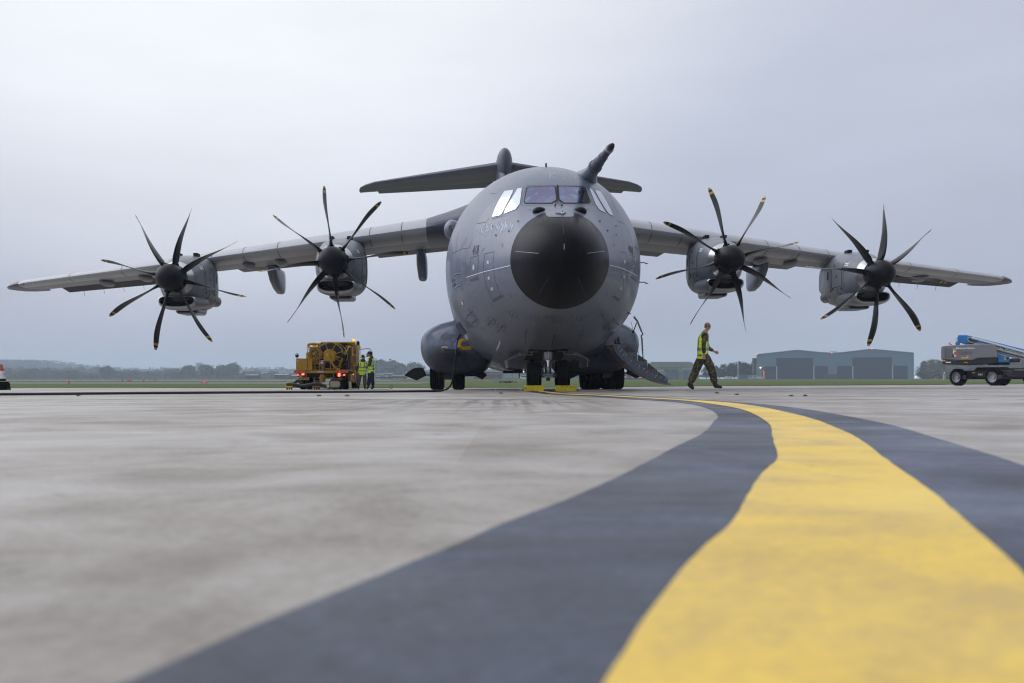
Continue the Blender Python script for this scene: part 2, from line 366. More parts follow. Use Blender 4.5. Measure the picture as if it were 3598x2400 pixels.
# joints between the concrete bays
def joint(y0, sl, w, x0=-45, x1=45, seed=0):
    r = random.Random(seed); b = MB(); k = 150
    for i in range(k + 1):
        x = x0 + (x1 - x0) * i / k; ww = w * r.uniform(.35, 1.3); yy = y0 + sl * x + r.gauss(0, .012); z = gz(x, yy) + .0035
        b.v += [(x, yy - ww, z), (x, yy + ww, z)]
    for i in range(k):
        if r.random() < .9: b.f.append((2 * i, 2 * i + 1, 2 * i + 3, 2 * i + 2)); b.m.append(0)
    return tag(b.build('expansion_joint', M_joint, smooth=0), kind='structure')
for i, (y0, sl, w) in enumerate(((15.4, -.004, .05), (18.4, -.02, .05), (21.6, -.012, .03), (24.7, -.01, .04), (30.5, 0, .05), (36.6, 0, .05), (42.6, 0, .05), (12.4, -.004, .012))): joint(y0, sl, w, seed=i)
# weeds growing in the joints
WL = ['on the cone side beyond the first long joint', 'near the walking man, nearest to his feet', 'just in front of the walking man', 'thin one below the hangar', 'darker one beside the thin one', 'between the chocks and the loose rope end', 'in front of the fuel truck, cone side', 'in front of the fuel truck, nearer the aircraft']
M_weed = mat('weed_leaves', (.10, .125, .05), .8, var=.3, scale=20)
for px, D in ((275, 18.6), (2520, 22.6), (2590, 20.1), (2780, 18.6), (2830, 18.55), (1760, 22.2), (1120, 18.7), (1220, 18.6)):
    b = MB(); cx = GX(px, D)
    for i in range(46):
        a = rnd.uniform(0, 6.28); r_ = rnd.uniform(0, .03); h = rnd.uniform(.01, .035); x, y = cx + r_ * 1.6 * math.cos(a), D + r_ * .5 * math.sin(a); l = rnd.uniform(-.02, .02)
        b.add([(x - .004, y, gz(x, y)), (x + .004, y, gz(x, y)), (x + l + .005, y, h), (x + l - .003, y + .01, h * .9)], [(0, 1, 2, 3)])
    cx = tag(b.build('weed', M_weed, smooth=0), 'small green weed in an apron joint, ' + WL.pop(0), 'plant', 'weeds in the apron joints')
# oil stains
M_oil = mat('oil_stain', (.10, .095, .088), .35, var=.2, scale=4)
# ================================================================ AIRCRAFT
GREY = (.107, .127, .174)
M_paint = mat('aircraft_grey', GREY, .40, var=.15, scale=1.7, stretch=(1.8, .8, .30), rvar=.08, detail=8, coat=.2)
M_paintd = mat('aircraft_dark_grey', (.064, .068, .100), .42, var=.10, scale=2.0)
M_wing = mat('wing_grey', (.20, .202, .215), .42, var=.08, scale=1.2, stretch=(.4, 1, 1), detail=7)
M_slat = mat('leading_edge', (.37, .38, .40), .38, var=.05, scale=2, stretch=(.3, 1, 1), metal=.1)
M_ail = mat('aileron_grey', (.030, .031, .040), .55, var=.1, scale=1.5, spec=.2)
M_nac = mat('nacelle_grey', (.165, .18, .205), .38, var=.12, scale=1.8, rvar=.1, detail=7)
M_flap = mat('flap_grey', (.078, .078, .105), .5, var=.1, scale=1.5)
M_radome = mat('radome_black', (.006, .0065, .009), .34, var=.2, scale=1.6, stretch=(4, 1, .3), rvar=.05, detail=4, spec=.09)
M_black = mat('matt_black', (.010, .010, .011), .6, spec=.25)
M_void = mat('recess_shade', (.006, .006, .007), .9)  # near-black standing in for the shade inside openings and recesses
M_line = mat('panel_gap', (.03, .033, .04), .7)
M_white = mat('white_marking', (.62, .70, .70), .5)
M_scuff = mat('worn_paint', (.40, .44, .50), .6, var=.25, scale=6)
M_silver = mat('bare_metal', (.52, .53, .54), .28, metal=.85, var=.1, scale=5)
M_steel = mat('gear_steel', (.30, .31, .33), .38, metal=.6, var=.15, scale=6)
M_geargrey = mat('gear_paint', (.085, .09, .10), .4, var=.15, scale=6)
M_tyre = mat('tyre_rubber', (.005, .005, .006), .8, var=.3, scale=9, spec=.05)
M_yelpaint = mat('yellow_paint', (.72, .40, .015), .5, var=.12, scale=6)
M_red = mat('red_flag', (.30, .015, .025), .6)
M_blue = mat('blue_paint', (.02, .05, .25), .5)
M_text = mat('marking_black', (.025, .027, .032), .6)
M_textg = mat('marking_grey', (.07, .077, .09), .6)
M_lens = mat('lamp_glass', (.34, .33, .31), .22, metal=.75, var=.25, scale=14)
M_glassw = mat('side_window', (.74, .78, .84), .06, metal=1.0)
M_glassg = mat('side_window_shaded', (.40, .43, .50), .10, metal=1.0)  # same glass, colour darkened for the duller reflections on the right side
M_filmm, t_, b_ = node_mat('windscreen_film')
_c = t_.nodes.new('ShaderNodeTexCoord'); _n = t_.nodes.new('ShaderNodeTexNoise'); _n.inputs['Scale'].default_value = 3.4; _n.inputs['Detail'].default_value = 2; _n.inputs['Distortion'].default_value = .8
_r = t_.nodes.new('ShaderNodeValToRGB'); t_.links.new(_c.outputs['Object'], _n.inputs['Vector']); t_.links.new(_n.outputs['Fac'], _r.inputs[0]); t_.links.new(_r.outputs[0], b_.inputs['Base Color'])
stops(_r, [(.30, (.09, .11, .23)), (.42, (.11, .11, .19)), (.5, (.13, .095, .21)), (.58, (.095, .13, .26)), (.68, (.12, .22, .32))])
b_.inputs['Metallic'].default_value = .9; b_.inputs['Roughness'].default_value = .10

AX, AY, YAW, ROLL = 1.22, 22.0, R(2.35), R(-.55)
AC = thing('transport_aircraft', 'big grey four-engined military propeller transport parked nose-on, black radome and T tail', 'aircraft', (AX, AY, 0), YAW)
AC.rotation_euler = (0, ROLL, YAW)
AM = Matrix.Translation((AX, AY, 0)) @ Euler((0, ROLL, YAW)).to_matrix().to_4x4(); AMI = AM.inverted()
def AL(px, py, D): return AMI @ PX(px, py, D)
CAML = AMI @ Vector((0, 0, CH))

fw = pchip([(0, .02), (.04, .2), (.12, .38), (.3, .58), (.6, .79), (1, .98), (1.5, 1.17), (2, 1.38), (2.5, 1.60), (3, 1.81), (3.5, 2.01), (4, 2.19), (4.5, 2.34), (5, 2.48), (5.5, 2.60), (6, 2.69), (6.5, 2.76), (7, 2.81), (8, 2.85), (9, 2.86), (23, 2.86), (27, 2.6), (32, 1.9), (37, 1.1), (42, .35), (43, .1)])
ft = pchip([(0, 3.16), (.04, 3.33), (.12, 3.50), (.3, 3.70), (.6, 3.91), (1, 4.11), (1.5, 4.31), (2, 4.52), (2.5, 4.80), (3, 5.12), (3.5, 5.44), (4, 5.70), (5, 6.07), (6, 6.30), (7, 6.43), (8, 6.48), (10, 6.5), (24, 6.5), (30, 6.45), (36, 6.2), (43, 5.4)])
fb = pchip([(0, 3.10), (.04, 2.95), (.12, 2.79), (.3, 2.58), (.6, 2.36), (1, 2.16), (1.5, 1.98), (2, 1.86), (2.5, 1.77), (3.5, 1.57), (5, 1.22), (7, .98), (10, .83), (14, .71), (18, .66), (24, .66), (27, .95), (32, 2.2), (38, 3.9), (43, 4.9)])
fc = pchip([(0, 3.13), (1.5, 3.14), (3, 3.28), (5, 3.45), (7, 3.58), (9, 3.62), (24, 3.62), (30, 3.9), (43, 5.1)])
def ring(y, n=96):
    w, zt, zb, zc = fw(y), ft(y), fb(y), fc(y); e = 2.0 + .34 * ss(2, 8, y); P = []
    for i in range(n):
        t = 2 * math.pi * i / n; s, c = math.sin(t), math.cos(t)
        if c >= 0: P.append((w * s, y, zc + (zt - zc) * c))
        else: P.append((w * math.copysign(abs(s) ** (2 / e), s), y, zc - (zc - zb) * abs(c) ** (2 / e)))
    return P
b = MB(); b.loft([ring(y) for y in [0, .02, .05, .09, .14, .2, .3, .4, .5, .6, .75, .9, 1.05, 1.2, 1.35, 1.5]])
nose_bvh = BVHTree.FromPolygons([Vector(v) for v in b.v], b.f); nose_mb = b
RAD = b.build('radome', M_radome, AC, smooth=60)
YS = [1.5 + .125 * i for i in range(64)] + [9.5 + .75 * i for i in range(20)] + [24.5 + i for i in range(19)]
b = MB(); b.loft([ring(y) for y in YS])
FUS = b.build('fuselage', M_paint, AC, smooth=60)
vv = [Vector(v) for v in nose_mb.v] + [Vector(v) for v in b.v]; k = len(nose_mb.v)
BV = BVHTree.FromPolygons(vv, nose_mb.f + [tuple(i + k for i in f) for f in b.f])
def cast(px, py, bv=None):
    d = (AL(px, py, 25) - CAML).normalized(); h = (bv or BV).ray_cast(CAML, d)
    return (h[0], h[1] if h[1].dot(d) < 0 else -h[1]) if h[0] is not None else (None, None)
def Z1(x, y): return (1550 + x / 3.1347, 480 + y / 3.1347)     # zoomed views in which the markings were measured
def Z2(x, y): return (1400 + x / 2.351, 950 + y / 2.351)
def Z4(x, y): return (1560 + x / 4.9, 800 + y / 4.9)
def ZN(x, y): return (1780 + x / 5.8775, 1150 + y / 5.8775)
def ZB(x, y): return (1400 + x / 4.48, 1050 + y / 4.48)
def patch(poly, off, mb, mi=0, bv=None, seg=9):
    """flat outline wrapped on to the skin"""
    bm = bmesh.new(); vs = [bm.verts.new((x, y, 0)) for x, y in poly]; bm.faces.new(vs); bmesh.ops.triangulate(bm, faces=bm.faces)
    for _ in range(5):
        E = [e for e in bm.edges if e.calc_length() > seg]
        if not E: break
        bmesh.ops.subdivide_edges(bm, edges=E, cuts=1); bmesh.ops.triangulate(bm, faces=bm.faces)
    bm.verts.index_update(); P = []; ok = []
    for v in bm.verts:
        h, nrm = cast(v.co.x, v.co.y, bv); ok.append(h is not None); P.append(h + nrm * off if h is not None else Vector((0, 0, 0)))
    fs = [tuple(v.index for v in f.verts) for f in bm.faces if all(ok[v.index] for v in f.verts)]; bm.free()
    used = sorted({i for f in fs for i in f}); mp_ = {i: k for k, i in enumerate(used)}
    mb.add([P[i] for i in used], [tuple(mp_[i] for i in f) for f in fs], mi); return mb
def line(pts, w, mb, mi=0, off=.004, bv=None, closed=False, step=5):
    if closed: pts = list(pts) + [pts[0]]
    Q = []
    for (a, c), (d, e) in zip(pts, pts[1:]):
        k = max(1, int(math.hypot(d - a, e - c) / step)); Q += [(a + (d - a) * i / k, c + (e - c) * i / k) for i in range(k)]
    Q.append(pts[-1]); H = [cast(x, y, bv) for x, y in Q]; H = [h for h in H if h[0] is not None]
    if len(H) < 2: return mb
    vs = []
    for i, (p, nr_) in enumerate(H):
        d = (H[min(i + 1, len(H) - 1)][0] - H[max(i - 1, 0)][0]).normalized(); s = d.cross(nr_).normalized() * (w / 2); q = p + nr_ * off; vs += [q - s, q + s]
    return mb.add(vs, [(2 * i, 2 * i + 1, 2 * i + 3, 2 * i + 2) for i in range(len(H) - 1)], mi)
def wrap_text(txt, o, ux, uy, mb, mi=0, off=.006, bold=False, bv=None):
    vs, fs = text_mesh(txt, bold); P = []
    for u, v in vs:
        h, nr_ = cast(o[0] + ux[0] * u + uy[0] * v, o[1] + ux[1] * u + uy[1] * v, bv); P.append(h + nr_ * off if h is not None else None)
    fs = [f for f in fs if all(P[i] is not None for i in f)]; mb.add([p if p is not None else Vector() for p in P], fs, mi)
    return mb
def ell(cx, cy, rx, ry, a=0, n=20):
    return [(cx + rx * math.cos(t) * math.cos(a) - ry * math.sin(t) * math.sin(a), cy + rx * math.cos(t) * math.sin(a) + ry * math.sin(t) * math.cos(a)) for t in [2 * math.pi * i / n for i in range(n)]]
def grow(poly, k):
    cx = sum(p[0] for p in poly) / len(poly); cy = sum(p[1] for p in poly) / len(poly); o_ = []
    for x, y in poly:
        d = math.hypot(x - cx, y - cy); o_.append((x + (x - cx) / d * k, y + (y - cy) / d * k))
    return o_

# windscreen and side windows
panes = [('windscreen', [Z1(*p) for p in [(950, 577), (972, 560), (1238, 550), (1253, 565), (1266, 698), (1212, 733), (934, 733), (920, 712)]], M_filmm),
         ('windscreen', [Z1(*p) for p in [(1300, 552), (1558, 560), (1578, 574), (1636, 712), (1626, 731), (1355, 731), (1306, 695), (1294, 566)]], M_filmm),
         ('side_window', [Z1(*p) for p in [(845, 572), (890, 566), (880, 660), (866, 745), (825, 800), (694, 852), (706, 800), (780, 680)]], M_glassw),
         ('side_window', [Z1(*p) for p in [(702, 600), (795, 588), (788, 620), (672, 848), (640, 872), (562, 886), (592, 800), (660, 660)]], M_glassw),
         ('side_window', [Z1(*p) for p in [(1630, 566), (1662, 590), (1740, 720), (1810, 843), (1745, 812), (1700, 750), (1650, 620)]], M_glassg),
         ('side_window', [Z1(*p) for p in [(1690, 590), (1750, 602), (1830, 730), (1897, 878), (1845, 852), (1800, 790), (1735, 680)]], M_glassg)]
for nm, poly, m in panes:
    f = MB(); patch(grow(poly, 4.6 if nm == 'windscreen' else 1.6), .004, f, seg=7); fr = f.build('window_frame' , M_black if nm == 'windscreen' else M_line, FUS, smooth=80)
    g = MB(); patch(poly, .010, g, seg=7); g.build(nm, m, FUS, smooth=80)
b = MB()                                             # black patch on the pane, painted in for the dark cockpit behind
patch([Z1(*p) for p in [(1582, 585), (1634, 712), (1624, 729), (1545, 729)]], .013, b); b.build('cockpit_shade_patch', M_void, FUS)
# brow recess edge round the windscreen
b = MB(); line([Z1(*p) for p in [(885, 755), (905, 640), (940, 545), (960, 535), (1600, 545)]], .012, b); line([Z1(*p) for p in [(885, 755), (1680, 752), (1640, 660), (1610, 545)]], .012, b)
line([Z1(*p) for p in [(1272, 545), (1286, 735)]], .025, b, off=.012)
b.build('windscreen_surround', M_textg, FUS)
for s in (-1, 1):
    b = MB(); pts = [Z1(1280 + s * 4, 545), Z1(1280 + s * 7, 705), Z1(1280 + s * 24 + (14 if s > 0 else 0), 745), Z1(1280 + s * 22 + (30 if s > 0 else 0) - 2, 768)]
    P = []
    for q in pts: h, nr_ = cast(*q); P.append(h + nr_ * .03)
    b.tube(P, .010, 6); b.blob(P[-1], .022, 5); b.build('wiper', M_black, FUS)

# nose panel let into the top of the radome, with its small lens
b = MB(); patch([Z1(*p) for p in [(1135, 808), (1160, 870), (1178, 886), (1440, 886), (1464, 872), (1468, 800), (1450, 775), (1150, 775)]], .006, b); b.build('nose_panel', M_paint, RAD)
h, nr_ = cast(*Z1(1315, 845)); b = MB(); b.lathe([(.10, -.10), (.13, .0), (.12, .035), (.0, .04)], h, nr_, 16); q = b.build('sensor_housing', M_paint, RAD)
b = MB(); b.lathe([(.04, .03), (.038, .055), (.001, .056)], cast(*Z1(1336, 858))[0] , nr_, 14); b.build('lens_ring', M_white, q)
b = MB(); b.box(cast(*Z1(1336, 858))[0] + nr_ * .06, (.04, .01, .04)); b.build('lens', mat('teal_lens', (.03, .18, .22), .2), q)
for zx in (1082, 1530):
    h, nr_ = cast(*Z1(zx, 818)); b = MB(); b.blob(h + Vector((0, .03, -.01)), (.17, .20, .11), 9); b.build('antenna_blister', M_radome, FUS)
# lightning strips and trim lines on the radome
b = MB()
line([Z1(822, 1265), Z1(1075, 1286)], .010, b, off=.008); line([Z1(1608, 1285), Z1(1800, 1262)], .010, b, off=.008); line([Z1(1355, 1182), Z1(1355, 1244)], .014, b, off=.008)
pieces(b, 'lightning_strip', mat('strip_grey', (.30, .31, .32), .5), RAD)
b = MB(); line([Z2(1248, 55), Z2(1160, 190)], .010, b, off=.007); line([Z2(1480, 55), Z2(1560, 235)], .010, b, off=.007)
line([Z1(1330, 890), Z1(1352, 1080)], .006, b, off=.007); line([ (1172/2351*3598, 597/2351*3598) , (1172/2351*3598+.1, 597/2351*3598+1)], .01, b); pieces(b, 'radome_seam', mat('seam', (.05, .05, .055), .6), RAD)

# panel lines
b = MB()
for P in ([(138, 455), (200, 415), (300, 370), (435, 348), (478, 235)], [(458, 522), (600, 477), (585, 650), (582, 850), (450, 892), (445, 700), (458, 522)], [(705, 450), (864, 414), (843, 620), (870, 860), (930, 1050), (985, 1160), (835, 1243), (740, 1030), (688, 830), (680, 640), (705, 450)],
          [(660, 420), (672, 365), (697, 357)], [(988, 286), (1018, 280), (1006, 340)], [(1130, 1130), (1166, 1182), (1138, 1196)], [(802, 1308), (838, 1355), (858, 1346)]):
    line([Z4(*p) for p in P], .013, b)
for P in ([(395, 960), (505, 940), (525, 900)], [(2125, 1217), (2185, 1245)], [(1968, 1262), (2035, 1285), (2052, 1350), (2052, 1560)], [(1968, 1262), (1985, 1400), (1990, 1560)], [(2075, 1295), (2125, 1325), (2130, 1440)], [(1935, 905), (1945, 930), (2010, 957)], [(1895, 1170), (1905, 1180), (1898, 1210)],
          [(545, 625), (600, 632), (625, 618), (670, 570)], [(560, 908), (632, 890), (700, 870)], [(1610, 550), (1690, 585)], [(1800, 610), (1880, 700), (1975, 925)]):
    line([Z1(*p) for p in P], .012, b)
for P in ([(1855, 40), (1860, 130), (1775, 205), (1830, 245), (1890, 120), (1885, 20)], [(1730, 185), (1715, 215)], [(920, 185), (935, 215), (925, 220)], [(1060, 485), (1090, 487), (1200, 492), (1295, 518), (1400, 490), (1510, 483)], [(1060, 485), (1045, 625)], [(1510, 485), (1470, 625)],
          [(1055, 490), (1045, 555)], [(1530, 490), (1512, 560)], [(850, 680), (820, 720)], [(560, 640), (700, 665)]):
    line([Z2(*p) for p in P], .012, b)
line([Z2(1295, 520), Z2(1267, 622)], .022, b)
pieces(b, 'panel_line', M_line, FUS)
b = MB(); line([Z2(*p) for p in [(1090, 489), (1200, 493), (1295, 520), (1400, 492), (1508, 485)]], .012, b, off=.007); b.build('door_seal', M_scuff, FUS)
# white reference line round the nose
b = MB(); line([Z4(382, 856), Z4(700, 755), Z4(1142, 652)], .016, b, off=.007); line([Z1(1852, 1414), Z1(1960, 1440), Z1(2080, 1490), Z1(2160, 1538)], .016, b, off=.007); pieces(b, 'white_waterline', M_white, FUS)
# numbers, badge lettering, warning texts
b = MB(); wrap_text('418', Z4(480, 478), (105 / 4.9, -20 / 4.9), (28 / 4.9, -165 / 4.9), b, bold=.012); b.build('serial_number', M_text, FUS)
b = MB(); wrap_text('418', Z1(2062, 1265), (50 / 3.1347, 40 / 3.1347), (-2 / 3.1347, -82 / 3.1347), b, bold=.012); b.build('serial_number', M_text, FUS)
b = MB(); wrap_text('ROYAL', Z4(163, 942), (34 / 4.9, -12 / 4.9), (5 / 4.9, -50 / 4.9), b, bold=True); wrap_text('AIR FORCE', Z4(146, 1032), (58 / 4.9, -26 / 4.9), (2 / 4.9, -52 / 4.9), b, bold=True); b.build('air_force_lettering', M_text, FUS)
b = MB(); patch([Z4(*p) for p in ell(148, 920, 7, 40)], .005, b, seg=5); q = b.build('roundel', M_blue, FUS); b = MB(); patch([Z4(*p) for p in ell(149, 922, 4, 22)], .008, b, seg=5); b.build('roundel_centre', M_red, q)
b = MB()
for (x0, y0, x1, y1) in ((455, 925, 600, 885), (840, 1280, 1022, 1180)):
    for k in range(2): line([Z4(x0, y0 - 14 * k), Z4(x1, y1 - 14 * k)], .035, b, off=.005)
for (x0, y0, x1, y1) in ((1770, 215, 1820, 250), (1920, 55, 1960, 85)): line([Z2(x0, y0), Z2(x1, y1)], .05, b, off=.005)
pieces(b, 'stencil_line', M_textg, FUS)
b = MB()                                            # pale fasteners and handles on the door outlines
for p in ((512, 684, 17, 52), (758, 595, 20, 30), (774, 868, 19, 30), (830, 1052, 22, 30)): patch([Z4(*q_) for q_ in ell(*p)], .007, b, seg=5)
for p in ((2018, 1378, 9, 20), (2118, 1428, 6, 10), (2012, 1545, 9, 18)): patch([Z1(*q_) for q_ in ell(*p)], .007, b, seg=5)
for p in ((1862, 57, 6, 14), (1836, 147, 6, 14)): patch([Z2(*q_) for q_ in ell(*p)], .007, b, seg=5)
pieces(b, 'pale_cover_disc', mat('pale_tape', (.50, .48, .44), .6), FUS)
b = MB(); patch([Z4(*p) for p in ell(322, 1296, 12, 34, -.25)], .010, b, seg=5); b.build('round_window', mat('bright_glass', (.95, .95, .97), .1, metal=1), FUS)
b = MB(); patch([Z2(*p) for p in ell(1968, 268, 4, 12)], .010, b, seg=5); b.build('round_window', bpy.data.materials['bright_glass'], FUS)
# wiped and faded lettering high on the left cheek: streaks of worn paint
b = MB(); rr = random.Random(5)
for k in range(95):
    u = rr.random(); zx = 395 + 400 * u + rr.gauss(0, 6); zy = 1010 - 60 * u * (1.6 - u) + rr.gauss(0, 16); ln = rr.uniform(25, 120) * (1.1 - .4 * u)
    line([Z1(zx, zy), Z1(zx - ln * .28, zy + ln)], rr.uniform(.006, .022), b, off=.003 + .00002 * k)
for cx_, cy_, rx, ry in ((470, 1010, 22, 45), (530, 995, 22, 45), (575, 980, 16, 42), (640, 965, 24, 45), (690, 945, 20, 42), (730, 930, 20, 42)):
    line([Z1(*p) for p in ell(cx_, cy_, rx, ry, .25, 14)[3:12]], .026, b, off=.004)
for k in range(60):
    zx = rr.uniform(1180, 1500) if k < 40 else rr.uniform(560, 640); zy = rr.uniform(385, 460) if k < 40 else rr.uniform(680, 780); ln = rr.uniform(8, 30)
    line([Z1(zx, zy), Z1(zx + rr.uniform(-6, 6), zy + ln)], .006, b, off=.003)
WLb = b; WLb.build('worn_lettering', M_scuff, FUS)
# static ports, rivets, small round fittings
b = MB()
for x, y, r_ in ((848, 933, 12), (567, 988, 10), (746, 1042, 12), (604, 1088, 12), (1748, 932, 12), (1832, 1036, 12), (1925, 984, 9), (1927, 1082, 9), (980, 806, 8), (1180, 778, 6), (1415, 778, 6), (1617, 803, 7)): patch([Z1(*q_) for q_ in ell(x, y, r_ * .8, r_, 0, 10)], .005, b, seg=4)
for x, y in ((1221, 382), (1428, 381)): patch([Z2(*q_) for q_ in ell(x, y, 6, 6, 0, 10)], .006, b, seg=4)
for i in range(12):
    for s, xs_ in ((-1, (905, 880)), (1, (1618, 1655))): patch([Z1(*q_) for q_ in ell(xs_[0] + (xs_[1] - xs_[0]) * i / 12, 560 + 14 * i, 2.2, 3, 0, 6)], .005, b, seg=4)
pieces(b, 'static_port', M_line, FUS)
b = MB()
for x, y, rx, ry, a in ((951, 362, 38, 22, .5), (1126, 395, 40, 20, .25), (1320, 418, 40, 17, 0), (1510, 392, 40, 20, -.25), (1668, 356, 38, 20, -.6)): line([Z2(*q_) for q_ in ell(x, y, rx, ry, a)], .008, b, closed=True, step=3)
for x, y, rx, ry in ((277, 800, 18, 76), (298, 1000, 20, 76)): line([Z4(*q_) for q_ in ell(x, y, rx, ry)], .008, b, closed=True, step=3)
# defensive-aids boxes low on the cheeks: rounded outlines with pins
def rbox(f, pts): line([f(*p) for p in pts], .012, b, closed=True, step=4)
for pts in (((1110, 160), (1130, 158), (1180, 250), (1150, 262), (1098, 180)), ((1190, 275), (1215, 270), (1268, 365), (1248, 392), (1230, 385)), ((1405, 310), (1435, 275), (1525, 355), (1515, 390), (1490, 400)), ((1548, 425), (1570, 390), (1680, 460), (1668, 492), (1640, 495))): rbox(ZB, pts)
for pts in (((1715, 440), (1745, 432), (1735, 470), (1700, 490), (1690, 465)), ((1795, 380), (1820, 372), (1812, 410), (1775, 440), (1765, 415)), ((1905, 345), (1935, 312), (1925, 345), (1895, 385)), ((1865, 400), (1890, 385), (1880, 415), (1860, 430))): rbox(Z2, pts)
pieces(b, 'equipment_outline', M_line, FUS)
b = MB()
for f, x, y in ((ZB, 1810, 240), (Z2, 1128, 400), (Z2, 1320, 420), (Z2, 1508, 396), (Z2, 1672, 358)):
    h, nr_ = cast(*f(x, y)); b.tube([h, h + nr_ * .12, h + nr_ * .13 + Vector((0, -.1, -.06))], .012, 6)
b.build('air_probe', M_geargrey, FUS)
b = MB()
for f, x, y in ((ZB, 1160, 200), (ZB, 1115, 245), (ZB, 1230, 320), (ZB, 1190, 360), (ZB, 1500, 310), (ZB, 1440, 375), (ZB, 1640, 425), (ZB, 1590, 490), (Z2, 1700, 455), (Z2, 1730, 480), (Z2, 1775, 400), (Z2, 1805, 435), (Z2, 1895, 345), (Z2, 1885, 405)):
    h, nr_ = cast(*f(x, y))
    if h is not None: b.tube([h, h + nr_ * .09], .016, 6)
pieces(b, 'locking_pin', M_geargrey, FUS)
for f, x, y in ((ZB, 1205, 250), (ZB, 1530, 330), (ZB, 1680, 425), (Z2, 1690, 475), (Z2, 1772, 395), (Z2, 1893, 355)):
    b = MB(); patch([f(x - 8, y - 18), f(x + 24, y + 22), f(x - 4, y + 12)] if f is ZB else [f(x - 10, y + 8), f(x + 12, y - 10), f(x + 6, y + 6)], .03, b, seg=5); b.build('remove_before_flight_flag', M_red, FUS)
for s in (-1, 1):                                    # pitot heads
    for zy, zx in (((796, 1512), (1000, 1620)) if False else ((0, 0), (0, 0)))[:0]: pass
for (x, y, tx, ty) in ((277, 800, 172, 828), (296, 1000, 246, 1000)):
    h, nr_ = cast(*Z4(x, y)); b = MB(); e = h + nr_ * .13; b.tube([h - nr_ * .02, e], .018, 8); b.tube([e, e + Vector((-.02, -.13, -.05)), e + Vector((-.03, -.26, -.05))], [.016, .02, .012], 8); b.build('pitot_probe', M_steel, FUS)
for z in (3.62, 3.06):
    y = 6.2; w = fw(y); p = Vector((w - .02, y, z)); b = MB(); b.tube([p - Vector((.05, 0, 0)), p + Vector((.14, 0, 0))], .018, 8); b.tube([p + Vector((.14, 0, 0)), p + Vector((.17, -.13, -.05)), p + Vector((.18, -.26, -.05))], [.016, .02, .012], 8); b.build('pitot_probe', M_steel, FUS)
# side pods
for s in (-1, 1):
    b = MB(); c = Vector((s * 2.62, 8.6, 4.95)); rg = []
    for y, r_ in ((-.42, .03), (-.38, .13), (-.28, .20), (-.1, .25), (.2, .27), (.8, .22), (1.5, .05)):
        rg.append([c + Vector((r_ * 1.1 * math.cos(t) , y, r_ * 1.15 * math.sin(t) - .1 * (math.cos(t) * s < 0) * r_)) for t in [2 * math.pi * i / 18 for i in range(18)]])
    b.loft(rg); q = b.build('sensor_pod', M_paint, FUS)
    b = MB(); b.lathe([(.085, 0), (.085, .015), (.0, .016)], c + Vector((s * .05, -.40, -.02)), (0, -1, 0), 16); b.build('pod_window', M_textg, q)
# roof aerial, blade aerials below
b = MB(); b.prism([(5.2, 6.08), (5.5, 6.2), (5.5, 6.28), (5.42, 6.28)], -.02, .02, 'yz'); b.build('roof_aerial', M_black, FUS)
for px, py, py2, D in ((1712, 1165, 1258, 29),):
    pass
b = MB(); h, nr_ = cast(*ZB(1600, 660)); e = AL(*ZB(1552, 808), 28.2); b.tube([h, h + Vector((0, 0, -.06)), e], [.03, .03, .018], 6); b.build('temperature_probe', M_scuff, FUS)
for zx, y0, y1, D in ((260, 700, 1058, 38.5), (385, 640, 940, 38), (690, 560, 690, 34), (120, 700, 760, 34), (-60, 700, 780, 35)):
    t = AL(*ZN(zx, y0), D); q = AL(*ZN(zx, y1), D); b = MB(); b.prism([(t.y - .12, t.z + .2), (t.y + .2, t.z + .2), (q.y + .14, q.z), (q.y + .04, q.z)], t.x - .018, t.x + .018, 'yz'); b.build('blade_aerial', M_black, FUS)
b = MB(); t = AL(*ZN(-75, 905), 39); q = AL(*ZN(345, 940), 39); b.box(((t.x + q.x) / 2, t.y, (t.z + q.z) / 2), (q.x - t.x, .5, .10)); b.build('belly_light_bar', M_black, FUS)
b = MB(); b.blob(AL(*ZN(350, 918), 38.7), .02, 5); b.build('belly_lamp', glow_mat('blue_white_lamp', (.6, .7, 1), 6), FUS)
b = MB(); b.blob(AL(*ZN(372, 825), 38), (.30, .15, .07), 6); b.tube([AL(*ZN(372, 560), 38), AL(*ZN(372, 825), 38)], .02, 6); b.build('blade_aerial', M_black, FUS)

# refuelling probe
B0 = AL(*Z1(1628, 430), 26.5); B1 = AL(*Z1(1680, 352), 25.9); TP = AL(*Z1(1893, 88), 24.5); d = (TP - B1)
b = MB(); rg = []
b.tube([B0 - (B1 - B0) * .9, B0 - (B1 - B0) * .3, B0.lerp(B1, .35), B1, B1 + d * .1], [.34, .26, .185, .165, .16], 20); q = b.build('probe_fairing', M_paint, FUS)
b = MB(); b.tube([B1 + d * t for t in (.04, .06, .11, .12, .30, .31, .52, .53, .80, .82, .84, .93)], [.165, .18, .18, .15, .142, .125, .12, .10, .095, .078, .082, .072], 20); PR = b.build('refuelling_probe', M_paintd, FUS)
b = MB(); b.tube([B1 + d * t for t in (.90, .925, .93, .98, 1.0)], [.08, .08, .06, .055, .04], 16); b.build('probe_nozzle', M_black, PR)
b = MB(); b.tube([B1 + d * t for t in (.79, .80, .83, .84)], [.10, .108, .108, .095], 20); b.build('probe_collar', M_steel, PR)

